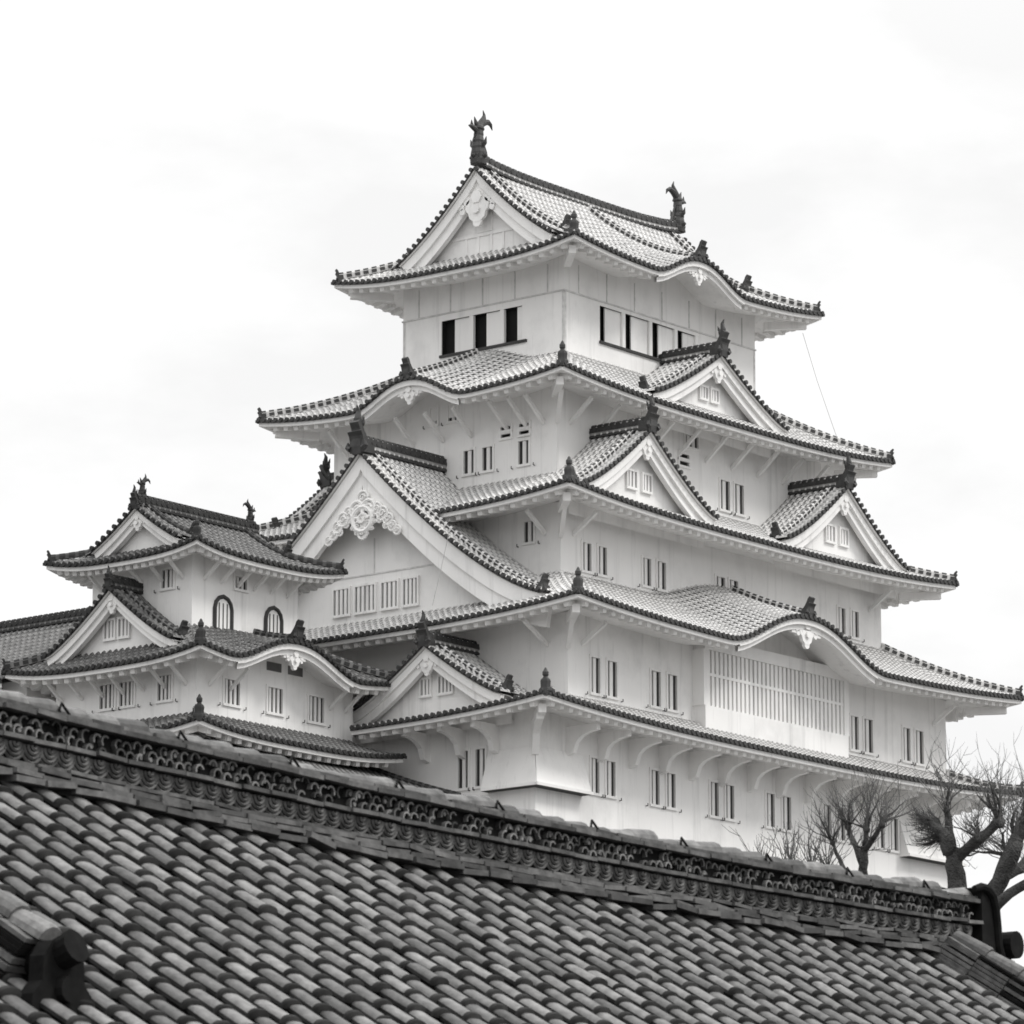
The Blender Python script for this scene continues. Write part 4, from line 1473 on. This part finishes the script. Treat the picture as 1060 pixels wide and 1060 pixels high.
# --- right end of the ridge: curled end tile ---
oe = MB()
prof = [(-.04, .015), (.06, .005), (.14, -.05), (.19, -.15), (.215, -.30), (.235, -.46), (.29, -.60), (.24, -.62), (.17, -.56), (.12, -.46), (.06, -.46), (-.02, -.46), (-.02, -.05)]
oe.prism([rp(SE_ + a, .19, b) for a, b in prof], -n_ * .38)
for y in (.20, -.20):
    oe.tube([rp(SE_ - .16, y, -.01)] + [rp(SE_ + a, y, b) for a, b in prof[:7]], [.025, .034, .04, .042, .04, .038, .036, .04], 8)
for y in (.2, 0, -.2):
    c = rp(SE_ + .42, y, -.44)
    oe.tube([c + n_ * .07, c - n_ * .07], .115, 16)
    c2 = rp(SE_ + .33, y, -.62)
    oe.tube([c2 + n_ * .05, c2 - n_ * .05], .06, 10)
oe.build('ridge_end_tile', ['fgdark'], ridge)

# --- descending ridge along the right verge, and one at the left with its own end tile ---
def desc_ridge(s0, ta, tb, k_=1.0):
    mb = MB()
    t = ta
    k = 0
    while t < tb - .02:
        t2 = min(t + .34, tb)
        for (h, hw, th) in ((.03, .24, .020), (.08, .22, .018), (.13, .20, .018), (.18, .19, .016), (.225, .175, .016), (.265, .16, .014)):
            h *= k_; hw *= k_; th *= k_
            j = rnd.gauss(0, .005)
            mb.bar(fp(s0, t, h + j), fp(s0, t2 - .01, h + j), hw, th, 1 if rnd.random() < .3 else 0, n_ * sin(TH) + UP * cos(TH))
        vs = []
        for (x, r, jj) in ((t, .078, 0), (t + .03, .082, .002), (t2 - .01, .095, .014), (t2 + .015, .088, .014)):
            for q in range(8):
                an = pi * q / 7
                vs.append(fp(s0 + r * k_ * 1.1 * cos(an), x, (.275 + jj + r * sin(an)) * k_))
        fs = [(a * 8 + q, a * 8 + q + 1, (a + 1) * 8 + q + 1, (a + 1) * 8 + q) for a in range(3) for q in range(7)] + [tuple(range(24, 32))]
        mb.faces(vs, fs, 2)
        t += .34; k += 1
    return mb.build('descending_ridge', ['fgmid', 'fgdark', 'fg'], fr_)
desc_ridge(S_R - 1.0, .10, 7.6, .8)
# verge tiles at the right edge
vg = MB()
t = .1
while t < SL_LEN - .1:
    c = fp(S_R - .12, t, .03)
    vg.tube([c - e_ * .14, c + e_ * .16], .075, 8, 0)
    t += .27
for i in range(20):
    a, b = SL_LEN * i / 20, SL_LEN * (i + 1) / 20
    vg.poly([fp(S_R - .3, a), fp(S_R + .02, a), fp(S_R + .02, b), fp(S_R - .3, b)], 1)
    vg.poly([fp(S_R + .02, a), fp(S_R + .02, b), fp(S_R + .02, b, -.2), fp(S_R + .02, a, -.2)], 2)
vg.build('verge_tiles', ['fg', 'fgpan', 'plaster'], fr_)

def end_tile(s0, t0):
    """demon-face style ridge end: shouldered plate with round tile on top"""
    mb = MB()
    o = fp(s0, t0, .0)
    K = .95
    pl = [(-.24, -.30), (-.28, -.12), (-.26, .02), (-.18, .10), (-.17, .24), (-.10, .33), (.10, .33), (.17, .24), (.18, .10), (.26, .02), (.28, -.12), (.24, -.30)]
    mb.prism([o + (e_ * a + UP * b) * K for a, b in pl], n_ * .10, 1)
    c = o + UP * .25 * K - n_ * .16
    mb.tube([c, c + n_ * .2, c + n_ * .34 + UP * .05], [.09, .09, .095], 14, 1)
    mb.tube([o + UP * .06 + n_ * .10, o + UP * .06 + n_ * .15], .075, 12, 1)
    for sg in (-1, 1):
        mb.tube([o + e_ * sg * .17 + UP * .03 + n_ * .02, o + e_ * sg * .21 + UP * -.07 + n_ * .05, o + e_ * sg * .16 - UP * .16 + n_ * .06], [.045, .04, .025], 8, 1)
    return mb.build('ridge_end_tile', ['fgridge', 'fgdark'], fr_)
LS, LT = -8.52, 3.62
desc_ridge(LS, .15, LT - .16, .95)
end_tile(LS, LT + .02)

# ================================================================== BARE TREES
def ground_z(x, y):
    return -33.0
def at_px(u, v, dist):
    """world point at photo position seen from the camera place (used once to lay the trees out)"""
    cy, sy = cos(radians(YAW)), sin(radians(YAW)); cp_, sp = cos(radians(PITCH)), sin(radians(PITCH))
    f = V((cy * cp_, sy * cp_, sp)); r = V((sy, -cy, 0)); u_ = r.cross(f)
    return V(cam.location) + (f + r * ((u - 530) / 5069.0) - u_ * ((v - 530) / 5069.0)) * dist
CR = V((sin(radians(YAW)), -cos(radians(YAW)), 0))
CF = V((cos(radians(YAW)), sin(radians(YAW)), 0))

def shoots(mb, p, n, ln, rg, spread=1.0, bias=V((0, 0, 1)), r0=.02):
    for i in range(n):
        d = (bias + V((rg.gauss(0, .5), rg.gauss(0, .5), rg.gauss(0, .35))) * spread).normalized()
        L_ = ln * rg.uniform(.45, 1.1)
        q = [p.copy()]
        for k in range(4):
            d = (d + V((rg.gauss(0, .16), rg.gauss(0, .16), rg.gauss(.06, .1)))).normalized()
            q.append(q[-1] + d * L_ / 4)
        mb.tube(q, [r0, r0 * .8, r0 * .6, r0 * .45, r0 * .25], 4, 0, False)
        for k in (1, 2, 3):
            if rg.random() < .75:
                d2 = (d + V((rg.gauss(0, .7), rg.gauss(0, .7), rg.gauss(.2, .4)))).normalized()
                mb.tube([q[k], q[k] + d2 * L_ * .2, q[k] + d2 * L_ * .36 + V((0, 0, .05))], [r0 * .5, r0 * .4, r0 * .2], 4, 0, False)

def limb(mb, pts, rads, rg, n=9):
    """smooth wavy limb through control points"""
    out_ = []; rr = []
    for i in range(len(pts) - 1):
        m = max(3, int((pts[i + 1] - pts[i]).length / .22))
        for k in range(m):
            t = k / m
            j = V((rg.gauss(0, 1), rg.gauss(0, 1), rg.gauss(0, 1))) * .12 * rads[i] * (1 if 0 < k else 0)
            out_.append(pts[i].lerp(pts[i + 1], t) + j); rr.append((rads[i] * (1 - t) + rads[i + 1] * t) * rg.uniform(.93, 1.09))
    out_.append(pts[-1]); rr.append(rads[-1])
    mb.tube(out_, rr, n)

def pollard(name, label, dist, base_px, limbs, knobs, seed):
    rg = random.Random(seed)
    b = at_px(base_px[0], base_px[1], dist)
    foot = V((b.x, b.y, -33))
    t = thing(name, label, 'tree', foot, 'bare trees behind the foreground ridge')
    mb = MB()
    sc = dist / 5069.0
    limb(mb, [foot - UP * .2, foot + UP * 1.0, b.lerp(foot, .3), b], [limbs[0][1] * sc * 1.2, limbs[0][1] * sc * .95, limbs[0][1] * sc * .85, limbs[0][1] * sc * .78], rg, 12)
    for (pts, r0, r1) in limbs:
        P = []
        for i, (u, v, dd) in enumerate(pts):
            P.append(at_px(u, v, dist + dd))
        rr = [(r0 + (r1 - r0) * i / (len(P) - 1)) * sc * .78 for i in range(len(P))]
        limb(mb, P, rr, rg, 10)
    tw = MB()
    for (u, v, dd, n, ln, bias, r) in knobs:
        p = at_px(u, v, dist + dd)
        mb.lathe(p - UP * r * sc, [(0, r * sc * .7, r * sc * .7), (r * sc * .8, r * sc * 1.1, r * sc), (r * sc * 1.6, r * sc * .7, r * sc * .7)], V((1, 0, 0)), V((0, 1, 0)), UP, 8)
        bv = (CR * bias[0] + UP * bias[1] + CF * rg.uniform(-.2, .2))
        for i in range(4):
            d = (bv + V((rg.gauss(0, .55), rg.gauss(0, .55), rg.gauss(0, .4)))).normalized()
            q = [p.copy()]
            Lb = ln * rg.uniform(.3, .65)
            for k in range(5):
                d = (d + V((rg.gauss(0, .25), rg.gauss(0, .25), rg.gauss(.05, .18)))).normalized()
                q.append(q[-1] + d * Lb / 5)
            rb_ = r * sc * rg.uniform(.28, .5)
            mb.tube(q, [rb_, rb_ * .85, rb_ * .7, rb_ * .5, rb_ * .35, rb_ * .2], 6)
            for k in (2, 3, 4, 5):
                shoots(tw, q[k], 1, ln * .6, rg, 1.1, (bv + d * .6).normalized(), .0058)
        for i in range(n):
            pp = p + V((rg.gauss(0, 1), rg.gauss(0, 1), rg.gauss(0, 1))) * r * sc * .5
            shoots(tw, pp, 1, ln * .76, rg, .95, bv, .0062)
    mb.build('trunk', 'bark', t, smooth=True)
    tw.build('twigs', 'twig', t)
    return t

pollard('bare_tree', 'bare pollarded tree with upright forked trunk rising behind the roof ridge', 62, (893, 925),
        [([(893, 925, 0), (893, 900, 0), (895, 876, 0)], 7, 5.5), ([(894, 898, 0), (882, 868, .3), (878, 855, .3)], 4.5, 3),
         ([(895, 880, 0), (908, 862, -.3), (913, 852, -.3)], 4.2, 2.5), ([(893, 912, 0), (874, 900, .2), (866, 884, .4), (862, 872, .4)], 3.8, 2),
         ([(895, 876, 0), (897, 858, 0)], 4.6, 3)],
        [(878, 855, .3, 16, .75, (-.2, 1), 4), (913, 853, -.3, 16, .8, (.35, 1), 4), (862, 872, .4, 14, .7, (-.35, 1), 3), (897, 858, 0, 18, .9, (.05, 1), 4), (895, 880, 0, 8, .6, (.6, .7), 3)], 3)
pollard('bare_tree', 'thick dark pollarded tree with shaggy left crown beside the ridge end', 58, (988, 940),
        [([(988, 940, 0), (990, 905, 0), (985, 880, 0)], 13, 10.5), ([(984, 882, 0), (976, 862, 0), (965, 850, .2)], 11, 6),
         ([(990, 890, 0), (1008, 872, -.2), (1022, 862, -.3), (1034, 850, -.3)], 8, 6), ([(985, 880, 0), (982, 850, .1), (980, 836, .1)], 7, 4)],
        [(968, 853, .2, 80, .46, (-.9, .15), 7), (974, 866, .2, 55, .42, (-.8, -.1), 6), (980, 838, .1, 14, 1.0, (.0, 1), 4), (1012, 868, -.3, 18, .6, (-.3, 1), 4), (1034, 850, -.3, 22, .9, (.15, 1), 7), (996, 885, 0, 10, .5, (.6, .4), 4)], 4)
pollard('bare_tree', 'leaning thick bare tree at the right edge of the picture', 64, (1010, 990),
        [([(1010, 990, 0), (1022, 940, 0), (1040, 900, 0), (1052, 870, 0)], 14, 11), ([(1036, 908, 0), (1058, 898, .3), (1075, 880, .5)], 9, 7),
         ([(1020, 950, 0), (1045, 925, -.4), (1070, 910, -.5)], 8, 6), ([(1052, 870, 0), (1060, 850, 0)], 9, 6)],
        [(1052, 868, 0, 26, 1.1, (-.1, 1), 8), (1042, 885, 0, 22, .8, (-.7, .8), 6), (1075, 880, .5, 24, .9, (.1, 1), 6), (1070, 910, -.5, 14, .8, (.2, 1), 6), (1060, 850, 0, 16, 1.1, (.1, 1), 6)], 6)
# low leafless shrub left of the trees
rg = random.Random(9)
foot = at_px(832, 930, 66)
sh = thing('bare_shrub', 'thin leafless shrub with pale twigs behind the roof ridge', 'shrub', V((foot.x, foot.y, -33)))
stem = MB(); tw = MB()
for (u, v) in ((790, 905), (812, 900), (835, 898), (856, 900)):
    a = at_px(u, 940, 66 + rg.uniform(-.5, .5)); b_ = at_px(u + rg.uniform(-6, 6), v, 66)
    limb(stem, [V((foot.x, foot.y, -33)), V((foot.x, foot.y, -29)).lerp(a, .3), a, b_], [.07, .05, .035, .02], rg, 6)
    shoots(tw, b_, 12, .8, rg, 1.0, V((0, 0, 1)), .009)
    shoots(tw, a.lerp(b_, .5), 10, .7, rg, 1.1, V((0, 0, 1)), .009)
stem.build('stems', 'bark', sh); tw.build('twigs', 'twig', sh)
